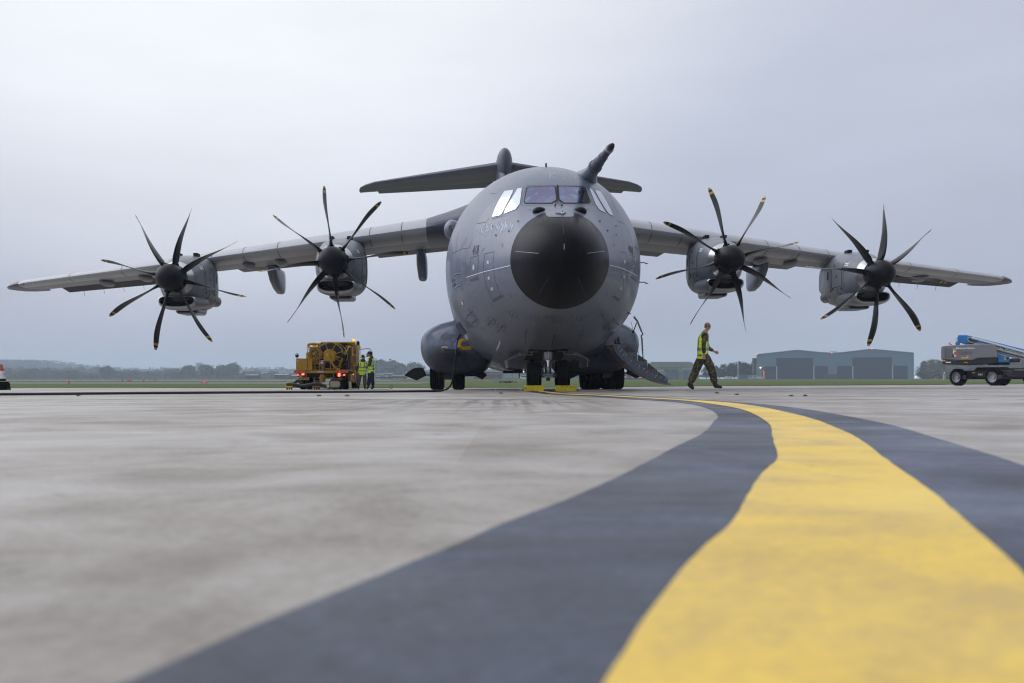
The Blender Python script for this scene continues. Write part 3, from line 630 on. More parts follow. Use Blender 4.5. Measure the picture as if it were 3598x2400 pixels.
# ---------------------------------------------------------------- sponsons
def sponson(s):
    b = MB(); rg = []
    for y, k in ((12.15, .04), (12.18, .30), (12.27, .50), (12.45, .68), (12.75, .82), (13.3, .93), (14, .98), (14.8, 1), (18, 1), (21.5, 1), (23, .93), (25, .7), (27, .3), (27.6, .05)):
        cz, hz_, cx_, hx = 1.50 - .12 * (1 - k), 1.02 * k ** .8, s * (2.55 + .1 * k), 1.30 * k ** .8; P = []
        for i in range(44):
            t = 2 * math.pi * i / 44; c, sn = math.cos(t), math.sin(t); e = 2 / 2.8
            x = hx * math.copysign(abs(c) ** e, c); z = hz_ * math.copysign(abs(sn) ** e, sn)
            z -= .20 * max(0, x * s) * max(0, sn)              # shoulder slopes outwards
            x -= s * .16 * max(0, -sn) * k                       # tucks under
            lo_ = max(0, -sn); inn = max(0, -x * s / 1.3)
            P.append((cx_ + x, y + (1.7 * lo_ ** 1.4 + .9 * inn * lo_ + .35 * inn) * (1 - ss(14.5, 18, y)), cz + z))
        rg.append(P)
    b.loft(rg); o_ = b.build('gear_sponson', M_paint, AC, smooth=60)
    return o_, BVHTree.FromPolygons([Vector(v) for v in b.v], b.f)
SPL, bvL = sponson(-1); SPR, bvR = sponson(1)
b = MB(); patch([ZB(*p) for p in [(672, 770), (690, 740), (735, 730), (778, 745), (782, 790), (768, 846), (688, 848)]], .006, b, bv=bvL, seg=5); q = b.build('landing_lamp', M_lens, SPL)
b = MB(); line([ZB(*p) for p in [(676, 762), (692, 738), (735, 728), (776, 742)]], .02, b, off=.012, bv=bvL); line([ZB(*p) for p in ell(712, 790, 22, 14)], .012, b, off=.012, bv=bvL, closed=True, step=3); b.build('lamp_rim', M_black, q)
b = MB(); patch([ZB(*p) for p in [(930, 660), (1020, 612), (1090, 700), (985, 680), (970, 730), (1000, 760), (1150, 745), (1150, 800), (935, 808), (900, 770), (895, 700)]], .006, b, bv=bvL, seg=6); b.build('yellow_warning_patch', M_yelpaint, SPL)
b = MB(); patch([ZB(*p) for p in [(975, 730), (985, 690), (1020, 665), (1075, 675), (1120, 700), (1130, 745), (1000, 755)]], .010, b, bv=bvL, seg=5); b.build('grey_patch_centre', M_paint, SPL)
b = MB(); patch([Z2(*p) for p in [(1700, 640), (1730, 622), (1790, 600), (1772, 640), (1755, 648)]], .01, b, bv=bvR, seg=6); b.build('yellow_warning_patch', M_yelpaint, SPR)
b = MB()
for P in ([(485, 640), (570, 630), (540, 740), (540, 960), (570, 985)], [(650, 700), (655, 640), (700, 560), (800, 500)], [(410, 1090), (570, 985)], [(832, 760), (836, 672), (945, 668)], [(832, 760), (945, 762)], [(560, 520), (640, 480), (810, 420)]): line([ZB(*p) for p in P], .012, b, bv=bvL)
b.build('panel_line', M_line, SPL)
b = MB()
for cx_, cy_ in ((945, 875), (1008, 866)): line([ZB(*p) for p in ell(cx_, cy_, 30, 30)], .02, b, bv=bvL, closed=True, step=3)
pieces(b, 'vent_ring', M_geargrey, SPL)
b = MB(); patch([ZB(*p) for p in [(680, 560), (740, 520), (790, 530), (700, 620), (655, 640)]], .005, b, bv=bvL, seg=6); patch([ZB(*p) for p in [(780, 560), (850, 550), (890, 580), (820, 640), (690, 665), (700, 630)]], .005, b, bv=bvL, seg=6); pieces(b, 'intake_recess', M_paintd, SPL)
# service door hanging open on the left underside of the nose, where the ground power cable plugs in
hh = [cast(*ZB(x, y))[0] for x, y in ((985, 590), (1065, 540))]
b = MB(); P = [AL(*ZB(x, y), 28.6) for x, y in [(888, 410), (930, 372), (960, 374), (1000, 440), (1072, 545), (1010, 592), (985, 575), (900, 440)]]
b.loft([[p for p in P], [p + Vector((.02, .05, .02)) for p in P]]); b.build('service_door', M_paintd, FUS, bevel=.01)
b = MB(); patch([ZB(*p) for p in [(1040, 560), (1075, 560), (1110, 640), (1060, 640)]], .006, b); b.build('worn_patch', M_scuff, FUS)

# ---------------------------------------------------------------- wings and tail
def foil(n=14):
    U = []
    for i in range(n + 1):
        x = .5 * (1 - math.cos(math.pi * i / n)); t = 5 * (.2969 * math.sqrt(x) - .126 * x - .3516 * x * x + .2843 * x ** 3 - .1015 * x ** 4); U.append((x, t))
    return U
FO = foil()
def section(x, yle, zle, ch, th, inc=0.0, x0=0.0, x1=1.0, camber=.02):
    if abs(x) > 13: x += math.copysign(.42 * (abs(x) - 13) / 8.2, x)
    up = [(u, t) for u, t in FO if x0 <= u <= x1]
    def at(u): 
        for (a, ta), (c_, tb) in zip(FO, FO[1:]):
            if u <= c_: return ta + (tb - ta) * (u - a) / (c_ - a)
        return 0
    if x0 > 0: up = [(x0, at(x0))] + up
    if x1 < 1: up = up + [(x1, at(x1))]
    P = []
    def pt(u, t): 
        z = ch * (t * th + camber * 4 * u * (1 - u)); yy = ch * u
        return (x, yle + yy * math.cos(inc) , zle + z - yy * math.sin(inc))
    for u, t in up: P.append(pt(u, t))
    for u, t in reversed(up[1:] if x0 == 0 else up): P.append(pt(u, -t))
    return P
def wy(x): return 13.15 + .318 * abs(x)
def wz(x): return 6.22 - .0875 * abs(x)
def wch(x): return 7.0 - .190 * abs(x)
def wth(x): return .155 - .0022 * abs(x)
for s in (-1, 1):
    st = [0.004, .8, 1.5, 2.6, 3.1, 3.65, 3.7, 5.5, 8, 10.5, 13, 16, 18.5, 20.2]; rg = []
    for x in st:
        k = min(1.0, max(0, (3.7 - x) / 2.2)); rg.append(section(s * x, wy(x) - .5 * k * k, wz(x) + .12 * k, wch(x) + .8 * k, wth(x) + .05 * k, x1=.74))
    nU = len(rg[0]); half = len([u for u, t in FO if u <= .74]) + 1
    def mi(i, j, st=st, nU=nU):
        if st[i] < 3.7: return 1
        return 2 if (j < 5 or j >= nU - 4) else 0
    b = MB(); b.loft(rg, mi, cap=True, capm=0); WG = b.build('wing', [M_wing, M_paintd, M_slat], AC, smooth=50)
    b = MB(); rg = []
    for x, k, kk in ((20.2, 1, 0), (20.5, .97, .1), (20.8, .88, .3), (21.05, .7, .65), (21.2, .4, 1.1)):
        rg.append(section(s * x, wy(x) + kk, wz(x), wch(x) * k - kk * .4, wth(x) * (k if k > .6 else .7), x1=1.0))
    b.loft(rg); b.build('wing_tip', M_paintd, WG, smooth=50)
    for x0, x1, dr in ((3.0, 6.0, R(4)), (8.1, 11.9, R(4)), (14.0, 19.4, R(12))):
        b = MB(); rg = []
        for x in (x0, (x0 + x1) / 2, x1):
            P = section(s * x, wy(x), wz(x), wch(x), wth(x), x0=.75); yh = min(p[1] for p in P); zh = wz(x); c_, sn = math.cos(dr), math.sin(dr)
            rg.append([(p[0], yh + (p[1] - yh) * c_ + (p[2] - zh) * sn, zh - (p[1] - yh) * sn + (p[2] - zh) * c_) for p in P])
        b.loft(rg); b.build('aileron' if x0 > 13 else 'flap', M_ail if x0 > 13 else M_flap, WG, smooth=40)
    b = MB()
    for x in (4.6, 5.8, 9.4, 10.8, 12.1, 15.8, 18.0):         # joins between leading-edge panels
        P = section(s * x, wy(x) - .004, wz(x), wch(x), wth(x) + .002, x1=.16); Q = section(s * (x + .03), wy(x + .03) - .004, wz(x + .03), wch(x), wth(x) + .002, x1=.16); b.loft([P, Q], closed=False, cap=False)
    pieces(b, 'leading_edge_joint', M_textg, WG)
    # canoe fairings hanging below the trailing edge
    for x, y0, ln, dp, wd in ((4.15, 4.6, 2.3, 1.15, .42), (10.4, 3.2, 2.6, 1.05, .40)):
        b = MB(); Y0 = wy(x) + y0; Zt = wz(x) - .10; rg = []
        for y, top, bot, w in ((0, -.04, .10, .5), (.3, 0, .34, .85), (.8, 0, .66, 1), (1.4, 0, .90, 1), (ln - .5, 0, 1.02, 1), (ln - .12, .0, 1.0, .95), (ln - .03, .0, .95, .8), (ln, .0, .88, .5)):
            P = []
            for i in range(20):
                t = 2 * math.pi * i / 20; c_, sn = math.cos(t), math.sin(t); hz_ = (bot * dp + top) / 2
                P.append((s * x + w * wd / 2 * math.copysign(abs(c_) ** .55, c_), Y0 + y, Zt - hz_ + hz_ * math.copysign(abs(sn) ** .6, sn)))
            rg.append(P)
        b.loft(rg); b.build('flap_fairing', M_paint, WG)
    for x, c_ in ((9.6, .25), (10.9, .22), (15.4, .25), (17.2, .30), (14.2, .45), (14.8, .45)):       # small blisters under the wing
        b = MB(); b.blob((s * x, wy(x) + wch(x) * c_ + .4, wz(x) - wch(x) * wth(x) * .5 + .02), (.20, .75, .16), 7); pieces(b, 'underwing_blister', M_wing, WG)
    b = MB()
    for x in (16.4, 17.3, 18.2, 19.1): b.tube([(s * x, wy(x) + wch(x), wz(x) - .12), (s * (x + .07), wy(x) + wch(x) + .3, wz(x) - .33)], .008, 5)
    pieces(b, 'static_wick', M_black, WG)
    b = MB(); b.blob((s * 20.45, wy(20.45) - .02, wz(20.45)), (.16, .14, .08), 6); b.build('navigation_lamp', M_lens, WG)

# fin with bullet fairing, tailplanes
b = MB(); rg = []
for z, y0, y1, w in ((5.2, 30.5, 42.2, 1.2), (6.4, 32.3, 42.6, 1.0), (7.2, 33.4, 42.9, .85), (9, 34.7, 43.2, .78), (11, 36.0, 43.6, .70), (13.0, 37.0, 44, .60)):
    P = []
    for u, t in FO: P.append((w * t / .6 * 1.0, y0 + (y1 - y0) * u, z))
    for u, t in reversed(FO[1:-1]): P.append((-w * t / .6, y0 + (y1 - y0) * u, z))
    rg.append(P)
b.loft(rg); FIN = b.build('fin', M_paintd, AC, smooth=50)
b = MB(); rg = []
for y, r_ in ((36.3, .03), (36.36, .17), (36.55, .30), (36.9, .40), (37.5, .46), (39, .5), (42, .48), (44, .3), (45.1, .04)):
    rg.append([(r_ * math.cos(t), y, 13.38 + (.78 if math.sin(t) > 0 else 1.1) * (r_ / .5) ** .7 * math.sin(t)) for t in [2 * math.pi * i / 28 for i in range(28)]])
b.loft(rg); b.build('tail_bullet', M_paintd, AC, smooth=60)
for s in (-1, 1):
    T_ = [(0.2, 37.6, 13.24, 5.6, .13), (5, 40.2, 13.10, 4.1, .12), (8.2, 41.95, 13.0, 3.0, .11)]
    b = MB(); b.loft([section(s * x, y, z, c_, th, x1=.66, camber=-.01) for x, y, z, c_, th in T_]); HS = b.build('tailplane', M_paintd, AC, smooth=50)
    b = MB(); b.loft([section(s * x, y, z, c_, th, camber=-.01) for x, y, z, c_, th in ((8.2, 41.95, 13.0, 3.0, .11), (8.8, 42.5, 12.95, 2.4, .10), (9.2, 43.1, 12.9, 1.7, .09), (9.35, 43.8, 12.86, .9, .08))]); b.build('tailplane_tip', M_paintd, HS, smooth=50)
    b = MB(); rg = []
    for x, y, z, c_, th in ((.6, 37.8, 13.23, 5.5, .13), (5, 40.2, 13.10, 4.1, .12), (8.15, 41.92, 13.0, 3.0, .11)):
        P = section(s * x, y, z, c_, th, x0=.67, camber=-.01); yh = min(p[1] for p in P); dr = R(9); cc, sn = math.cos(dr), math.sin(dr)
        rg.append([(p[0], yh + (p[1] - yh) * cc + (p[2] - z) * sn, z - (p[1] - yh) * sn + (p[2] - z) * cc) for p in P])
    b.loft(rg); b.build('elevator', M_flap, HS, smooth=40)
b = MB(); b.lathe([(.10, 0), (.10, .01), (.07, .012), (.07, 0)], (-3.1, 40.6, 12.93), (0, -.2, -1), 16); b.build('tail_sensor', M_scuff, AC)

# ---------------------------------------------------------------- engines
M_blade, bt, bb = node_mat('blade')
_c = bt.nodes.new('ShaderNodeTexCoord'); _s = bt.nodes.new('ShaderNodeSeparateXYZ'); _m = bt.nodes.new('ShaderNodeMapRange'); _r = bt.nodes.new('ShaderNodeValToRGB')
bt.links.new(_c.outputs['Object'], _s.inputs[0]); bt.links.new(_s.outputs['Z'], _m.inputs[0]); _m.inputs[1].default_value = 0; _m.inputs[2].default_value = 2.665; bt.links.new(_m.outputs[0], _r.inputs[0]); bt.links.new(_r.outputs[0], bb.inputs['Base Color'])
dk = (.007, .0075, .010); yl = (.48, .29, .045); _r.color_ramp.interpolation = 'CONSTANT'; stops(_r, [(0, dk), (.905, yl), (.935, dk), (.968, yl)])
bb.inputs['Roughness'].default_value = .36; bb.inputs['Specular IOR Level'].default_value = .22
M_bladeLE = mat('blade_metal_edge', (.13, .13, .13), .35, metal=.75, var=.1, scale=6)
M_spin = mat('spinner_black', (.006, .007, .010), .40, var=.15, scale=5, spec=.16)
def blade_mesh(h):
    b = MB(); rg = []; N = 22
    T = [0, .03, .08, .15, .26, .4, .55, .7, .82, .9, .96, .99, 1]
    CH_ = [(0, .22), (.05, .31), (.12, .47), (.3, .53), (.5, .51), (.75, .43), (.9, .32), (.97, .22), (1, .11)]
    for k in range(N + 1):
        t = (k / N); r_ = .42 + t * 2.245; c_ = lerp(CH_, t); th = lerp([(0, .17), (.06, .14), (.15, .075), (.4, .04), (1, .012)], t)
        a = h * R(17 - 36 * t) ; sweep = -.10 * math.sin(math.pi * min(1, t * 1.15)) + .30 * max(0, t - .45) ** 2 * 3.0
        bend = h * .05 * math.sin(math.pi * t); P = []
        for i in range(14):
            u = 2 * math.pi * i / 14; cc = .5 * c_ * math.cos(u) * -1; tt = .5 * th * math.sin(u)
            yy, xx = cc + sweep, tt                             # y runs fore and aft with the blades feathered
            P.append((xx * math.cos(a) - yy * math.sin(a) + bend, xx * math.sin(a) + yy * math.cos(a), r_))
        rg.append(P)
    def mi(i, j): return 1 if (i > N * .46 and (j in (0, 13, 1))) else 0
    b.loft(rg, mi); return b
bl_src = {}
for h in (-1, 1): bl_src[h] = blade_mesh(h)
engines = [(-6.90, 4.47, 12.45, 8.7, 1, 'inner'), (-12.92, 4.06, 13.95, 28.5, -1, 'outer'), (6.93, 4.50, 12.95, 12.2, -1, 'inner'), (12.80, 4.10, 14.35, 40.0, 1, 'outer')]
# hub positions solved from the photograph: local coordinates of each blade plane centre
HUBS = [AL(765.1 * 1.53041, 599.6 * 1.53041, 34.4), AL(394 * 1.53041, 638 * 1.53041, 35.8), AL(1674.7 * 1.53041, 595.4 * 1.53041, 35.3), AL(2017.9 * 1.53041, 628.9 * 1.53041, 36.7)]
PH = [8.7, 28.5, 12.2, 40.0]; HD = [1, -1, -1, 1]
blade_me = {}
for e in range(4):
    c = HUBS[e]; s = -1 if c.x < 0 else 1; n_ = 40; rg = []
    def sect(y, w, t, bt_, xo=0.0, ex=2.6):
        P = []
        for i in range(n_):
            a = 2 * math.pi * i / n_; cc, sn = math.cos(a), math.sin(a); k = 2 / ex
            zz = (t if sn > 0 else bt_) * math.copysign(abs(sn) ** k, sn); P.append((c.x + xo + w * math.copysign(abs(cc) ** k, cc), c.y + y, c.z + zz))
        return P
    le = wy(c.x) - c.y; zt = wz(c.x) - c.z
    b = MB(); b.loft([sect(.26, .50, .50, .50, ex=2), sect(.42, .56, .56, .52, ex=2), sect(.62, .64, .66, .58, ex=2.1), sect(.66, .66, .69, .62, ex=2.1), sect(1.2, .80, .86, .82, ex=2.4), sect(1.9, .88, 1.04, .95, ex=2.8), sect(2.6, .91, max(1.12, zt - .02), .99, ex=3.0), sect(3.3, .84, zt + .12, .97, ex=3.0), sect(4.1, .64, zt + .1, .86, ex=2.8), sect(4.9, .42, zt - .05, .62), sect(5.8, .2, zt - .15, .2)],
        mi=lambda i, j: 1 if i < 2 else 0)
    NC = b.build('engine_nacelle', [M_nac, M_silver], AC, smooth=50)
    nbv = BVHTree.FromPolygons([Vector(v) for v in b.v], b.f)
    # chin intake: lip, body and dark throat
    def bean(y, w, h_, z, drop=0.0):
        return [(c.x + w * math.copysign(abs(math.cos(a)) ** .75, math.cos(a)), c.y + y, c.z + z + h_ * math.copysign(abs(math.sin(a)) ** .8, math.sin(a)) + (.10 * (1 - (math.cos(a)) ** 2) * h_ / .25 * -1 if math.sin(a) > 0 else 0)) for a in [2 * math.pi * i / 36 for i in range(36)]]
    b = MB(); b.loft([bean(.62, .60, .20, -.76), bean(.56, .63, .235, -.76), bean(.58, .67, .275, -.77), bean(.68, .69, .295, -.78)], cap=False); q = b.build('intake_lip', M_silver, NC, smooth=70)
    b = MB(); b.loft([bean(.68, .69, .295, -.78), bean(1.0, .72, .32, -.78), bean(1.9, .78, .36, -.70), bean(2.9, .7, .30, -.62)], cap=False); b.build('intake_body', M_nac, NC, smooth=70)
    b = MB(); b.loft([bean(.63, .605, .205, -.76), bean(.9, .55, .17, -.76), bean(1.3, .45, .12, -.72)], cap=False); b.add(bean(1.1, .52, .15, -.75), [tuple(range(36))]); b.build('intake_throat', M_void, NC, smooth=70)
    b = MB(); b.loft([sect(-.0 + y, w, 0, 0) for y, w in ()] or [[(c.x + x, c.y + y, c.z + z) for x, z in ((-.40, -.93), (.40, -.93), (.42, -1.10), (.34, -1.16), (-.34, -1.16), (-.42, -1.10))] for y in (1.9, 2.1, 3.1)] + [[(c.x + x * .8, c.y + 3.6, c.z + z * .9) for x, z in ((-.40, -.93), (.40, -.93), (.42, -1.0), (.34, -1.05), (-.34, -1.05), (-.42, -1.0))]]); q = b.build('oil_cooler_scoop', M_paint, NC, bevel=.03)
    b = MB(); b.box((c.x, c.y + 1.9, c.z - 1.04), (.66, .03, .13)); b.build('scoop_opening', M_void, q)
    b = MB(); b.lathe([(.20, 0), (.22, .3), (.22, .9), (.20, .95), (.18, .9), (.16, .5)], (c.x - s * .56 * (1 if e in (1, 3) else -1), c.y + 3.1, c.z - .55), (0, 1, .0), 20, cap=False); b.build('exhaust_pipe', M_geargrey, NC)
    b = MB()
    for k_ in (-1, 1): b.box((c.x + k_ * .33, c.y + 2.1, c.z + 1.09), (.16, .4, .10))
    pieces(b, 'top_vent', M_black, NC)
    b = MB()
    for y_ in (1.35, 2.5): 
        w_, t1, b1 = (.835, .915, .875) if y_ == 1.35 else (.925, max(1.11, zt - .03) + .01, .99)
        A_ = sect(y_, w_, t1, b1, ex=2.35 if y_ == 1.35 else 2.6); B2 = sect(y_ + .022, w_ + .001, t1 + .001, b1, ex=2.35 if y_ == 1.35 else 2.6); b.loft([A_, B2], cap=False)
    b.build('cowl_joint', M_line, NC)
    sd_ = 1 if s < 0 else -1                                    # flank that faces the photographer: hatches and stencils
    b = MB(); M_ = MB()
    def side(y, z, w=.0): 
        h_ = nbv.ray_cast(Vector((c.x + sd_ * 3, c.y + y, c.z + z)), Vector((-sd_, 0, 0)))[0]; return h_ + Vector((sd_ * .006, 0, 0)) if h_ else Vector((c.x + sd_ * .9, c.y + y, c.z + z))
    def poly3(pts, mb): mb.add([side(*p) for p in pts], [tuple(range(len(pts)))])
    for y_, z_ in ((1.9, .1), (2.3, -.35), (1.6, -.4), (2.2, .55), (2.9, -.6), (1.75, -.62)): poly3([(y_ + .06 * math.cos(a), z_ + .06 * math.sin(a)) for a in [2 * math.pi * i / 10 for i in range(10)]], b)
    poly3([(2.45, -.45), (2.65, -.45), (2.5, -.2)], b); poly3([(2.7, .05), (2.95, .05), (2.95, .38), (2.7, .38)], b)
    for A_, B2 in (((1.5, -.3), (1.5, .6)), ((1.5, -.3), (2.4, -.3)), ((2.4, -.3), (2.4, .4)), ((1.9, -.3), (1.9, -.8))):
        K_ = 8; p0 = [side(A_[0] + (B2[0] - A_[0]) * i / K_, A_[1] + (B2[1] - A_[1]) * i / K_) for i in range(K_ + 1)]
        for u, v in zip(p0, p0[1:]): b.tube([u, v], .008, 4)
    pieces(b, 'cowl_hatch', M_line, NC, smooth=0)
    for k_ in range(2): M_.add([side(1.15 + .0, .44 + .08 * k_), side(1.42, .44 + .08 * k_), side(1.42, .49 + .08 * k_), side(1.15, .49 + .08 * k_)], [(0, 1, 2, 3)])
    pieces(M_, 'stencil_line', M_white, NC, smooth=0)
    # propeller
    b = MB(); b.lathe([(.02, -.83), (.11, -.82), (.22, -.77), (.335, -.67), (.42, -.53), (.47, -.36), (.49, -.18), (.488, 0), (.475, .12), (.45, .22), (.38, .24)], c, (0, 1, 0), 40); PP = b.build('propeller_hub', M_spin, AC, smooth=60)
    PPp = PP
    for k in range(8):
        ang = R(PH[e] + 45 * k); h = HD[e]
        if h not in blade_me: blade_me[h] = bl_src[h].build('blade', [M_blade, M_bladeLE], PPp, smooth=50); o_ = blade_me[h]
        else: o_ = bpy.data.objects.new('blade', blade_me[h].data); COL.objects.link(o_); o_.parent = PPp
        o_.location = c; o_.rotation_euler = (0, -(ang - math.pi / 2), 0)
    b = MB()
    for k in range(8):
        ang = R(PH[e] + 45 * k); d_ = Vector((math.cos(ang), 0, math.sin(ang))); b.lathe([(.13, .38), (.135, .50), (.11, .55)], c, d_, 12)
    pieces(b, 'blade_cuff', M_black, PPp)

# ---------------------------------------------------------------- landing gear
def tyre(x, y, z, r, w, par, nm='tyre'):
    b = MB(); h = w / 2; prof = [(r * .55, -h * .8), (r * .74, -h * .97), (r * .90, -h * .9), (r * .97, -h * .66), (r, -h * .3), (r, h * .3), (r * .97, h * .66), (r * .90, h * .9), (r * .74, h * .97), (r * .55, h * .8)]
    b.lathe(prof, (x, y, z), (1, 0, 0), 40, cap=False); t_o = b.build(nm, M_tyre, par, smooth=50)
    b = MB(); b.lathe([(.02, -h * .5), (r * .3, -h * .55), (r * .35, -h * .3), (r * .52, -h * .3), (r * .56, -h * .8), (r * .56, h * .8), (r * .52, h * .3), (r * .35, h * .3), (r * .3, h * .55), (.02, h * .5)], (x, y, z), (1, 0, 0), 28); b.build('rim', M_geargrey, t_o)
    b = MB()
    for g_ in (-.5, -.17, .17, .5): b.lathe([(r * .985 + .004, g_ * h - .008), (r + .003, g_ * h - .006), (r + .003, g_ * h + .006), (r * .985 + .004, g_ * h + .008)], (x, y, z), (1, 0, 0), 40, cap=False)
    b.build('tread_groove', M_void, t_o); return t_o
NX, NY = .045, 5.98
b = MB(); z0 = .435
b.lathe([(.10, 0), (.17, .05), (.19, .22), (.13, .26)], (NX, NY, 1.12), (0, 0, 1), 18); b.lathe([(.125, 0), (.14, .06), (.14, .30), (.155, .34), (.155, .42)], (NX, NY, .86), (0, 0, 1), 18); b.tube([(NX, NY, 1.2), (NX, NY, 1.7)], .11, 14)
NG = b.build('nose_gear', M_steel, AC)
b = MB(); b.tube([(NX, NY, .5), (NX, NY, .9)], .068, 16); b.build('oleo_piston', mat('chrome', (.75, .75, .78), .15, metal=1), NG)
b = MB(); b.lathe([(.08, 0), (.095, .03), (.095, .20), (.085, .24)], (NX, NY, .44), (0, 0, 1), 16); b.tube([(NX - .40, NY, z0), (NX + .40, NY, z0)], .06, 12); b.box((NX, NY - .06, .46), (.28, .06, .035)); b.box((NX, NY - .06, .40), (.24, .05, .03)); b.lathe([(.05, 0), (.06, .06), (.03, .1)], (NX, NY, .28), (0, 0, 1), 12); b.build('gear_axle', M_steel, NG)
b = MB(); b.tube([(NX, NY + .12, .9), (NX, NY + .42, .72), (NX, NY + .1, .52)], .035, 8); b.blob((NX - .17, NY + .1, .74), (.07, .09, .12), 6); b.blob((NX + .16, NY + .1, .70), (.05, .07, .10), 6); b.tube([(NX - .16, NY + .05, .62), (NX - .14, NY, .5)], .03, 8); b.tube([(NX + .2, NY + .02, .8), (NX + .17, NY, .55)], .014, 6); b.tube([(NX + .11, NY - .05, 1.2), (NX + .12, NY - .08, .9), (NX + .16, NY - .04, .6)], .012, 6); b.tube([(NX - .13, NY - .05, 1.15), (NX - .15, NY - .08, .9)], .014, 6); b.build('torque_link', M_geargrey, NG)
b = MB(); b.box((NX, NY - .17, 1.02), (.04, .02, .16)); b.build('gear_placard', M_lens, NG)
b = MB(); b.tube([(NX - .42, NY + .1, 1.30), (NX + .42, NY + .1, 1.30)], .045, 10); b.tube([(NX, NY, 1.3), (NX, NY + 1.4, 1.5)], .05, 8); b.build('drag_brace', M_geargrey, NG)
for s in (-1, 1):
    tyre(NX + s * .40, NY, z0 - .005 + .0, .435, .40, NG, 'tyre')
    # main doors of the nose bay, splayed
    P = [(s * .58 + NX, 1.24), (s * 1.16 + NX, .88), (s * 1.13 + NX, .66), (s * 1.10 + NX, .66), (s * 1.11 + NX, .86), (s * .57 + NX, 1.19)]
    b = MB(); b.prism(P, NY + .05, NY + 2.2); b.prism([(s * .62 + NX, 1.17), (s * .95 + NX, .96), (s * .93 + NX, .92), (s * .60 + NX, 1.13)], NY + .02, NY + .06); q = b.build('nose_gear_door', M_geargrey, AC, smooth=0)
    b = MB(); b.tube([(s * .46 + NX, NY + .02, 1.02), (s * .78 + NX, NY - .01, 1.02)], .016, 8); b.blob((s * .46 + NX, NY, 1.02), .022, 5); b.blob((s * .78 + NX, NY - .01, 1.02), .022, 5); b.build('door_link', M_silver, q)
    b = MB(); b.prism([(s * .40 + NX, 1.24), (s * .53 + NX, 1.24), (s * .50 + NX, 1.10), (s * .47 + NX, .99), (s * .43 + NX, 1.0)], NY - .02, NY + .02); b.build('door_hinge', M_geargrey, q)
b = MB(); vs = []                                  # black sheet on the belly skin, standing for the dark inside the wheel bay
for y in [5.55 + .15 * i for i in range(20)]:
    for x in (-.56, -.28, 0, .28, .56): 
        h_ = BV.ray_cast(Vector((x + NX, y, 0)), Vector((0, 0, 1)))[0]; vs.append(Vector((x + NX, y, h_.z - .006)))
b.add(vs, [(5 * i + j, 5 * i + j + 1, 5 * i + j + 6, 5 * i + j + 5) for i in range(19) for j in range(4)]); b.build('wheel_bay_shade', M_void, FUS, smooth=0)
b = MB()
for x in (-.42, .36): b.tube([(NX + x - .12, 5.8, 1.10), (NX + x + .14, 5.8, 1.10)], .022, 8)
pieces(b, 'bay_actuator', M_geargrey, FUS)
for s in (-1, 1):
    off = s * math.sin(R(.55)) * 3.0
    gzl = -.055
    b = MB()
    for y in (15.8, 17.4, 19.0): b.tube([(s * 2.60, y, .50), (s * 3.44, y, .50)], .09, 10); b.tube([(s * 3.02, y, .50), (s * 3.02, y + .35, 1.2)], .15, 12); b.tube([(s * 3.02, y + .6, .7), (s * 3.02, y + .3, 1.2)], .08, 8); b.box((s * 3.02, y, .47), (.30, .4, .24))
    MG = b.build('main_gear', M_geargrey, AC)
    for y in (15.8, 17.4, 19.0):
        for x in (2.60, 3.44):
            wx = AX + s * x - y * math.sin(YAW); g0 = gz(wx, AY + y) + s * x * math.sin(-ROLL) * -1
            tyre(s * x, y, .56 + g0 - .004, .56, .46, MG)
    for D_ in ([(3.80, .52), (4.18, .33), (4.66, .53), (4.50, .66), (4.30, .79), (4.05, .83), (3.92, .78)], [(2.33, .47), (1.96, .47), (1.69, .34), (1.53, .56), (2.14, .82), (2.34, .70)]):
        b = MB(); b.prism([(s * x, z) for x, z in D_], 15.9, 16.0); n3 = len(D_)
        b.prism([(s * D_[2][0], D_[2][1]), (s * D_[3][0], D_[3][1]), (s * D_[4][0], D_[4][1]), (s * D_[5][0] if n3 > 5 else s * D_[4][0], D_[5][1]), (s * (D_[4][0] - .02), D_[4][1] - .05), (s * (D_[3][0] - .02), D_[3][1] - .06)], 16.0, 19.4)
        q = b.build('main_gear_door', M_black, AC, smooth=0)
        b = MB(); cx_ = sum(p[0] for p in D_) / n3; cz = sum(p[1] for p in D_) / n3
        for k in range(0): 
            p = D_[k]; b.tube([(s * (cx_ + (p[0] - cx_) * .2), 15.885, cz + (p[1] - cz) * .2), (s * (cx_ + (p[0] - cx_) * .85), 15.885, cz + (p[1] - cz) * .85)], .014, 5)
        b.tube([(s * D_[0][0], 15.88, D_[0][1]), (s * 3.3, 15.88, .62)], .03, 8); b.build('door_ribs', M_paintd, q)
b = MB(); b.box((0, 17, .60), (4.4, 9, .10)); 

# ---------------------------------------------------------------- crew door with built-in stairs
def Z3(x, y): return (2120 + x / 5.225, 1080 + y / 5.225)
lo = [(170, 680), (200, 760), (240, 830), (350, 950), (430, 1022), (500, 1080), (600, 1150), (700, 1210), (800, 1262), (900, 1310), (1000, 1345), (1100, 1375), (1180, 1392)]
up = [(225, 670), (300, 675), (345, 728), (400, 790), (470, 860), (540, 925), (620, 992), (700, 1050), (780, 1105), (850, 1150), (925, 1198), (1000, 1240), (1185, 1300)]
P = [AL(*Z3(*p), 29.3) for p in lo] + [AL(*Z3(*p), 29.3) for p in reversed(up)]
b = MB(); b.loft([P, [p + Vector((0, .07, 0)) for p in P]]); b.loft([[p + Vector((0, .83, 0)) for p in P], [p + Vector((0, .90, 0)) for p in P]])
M_step = mat('stair_grey', (.13, .14, .165), .5, var=.1, scale=5)
DS = b.build('airstair_door', M_paint, AC, smooth=0)
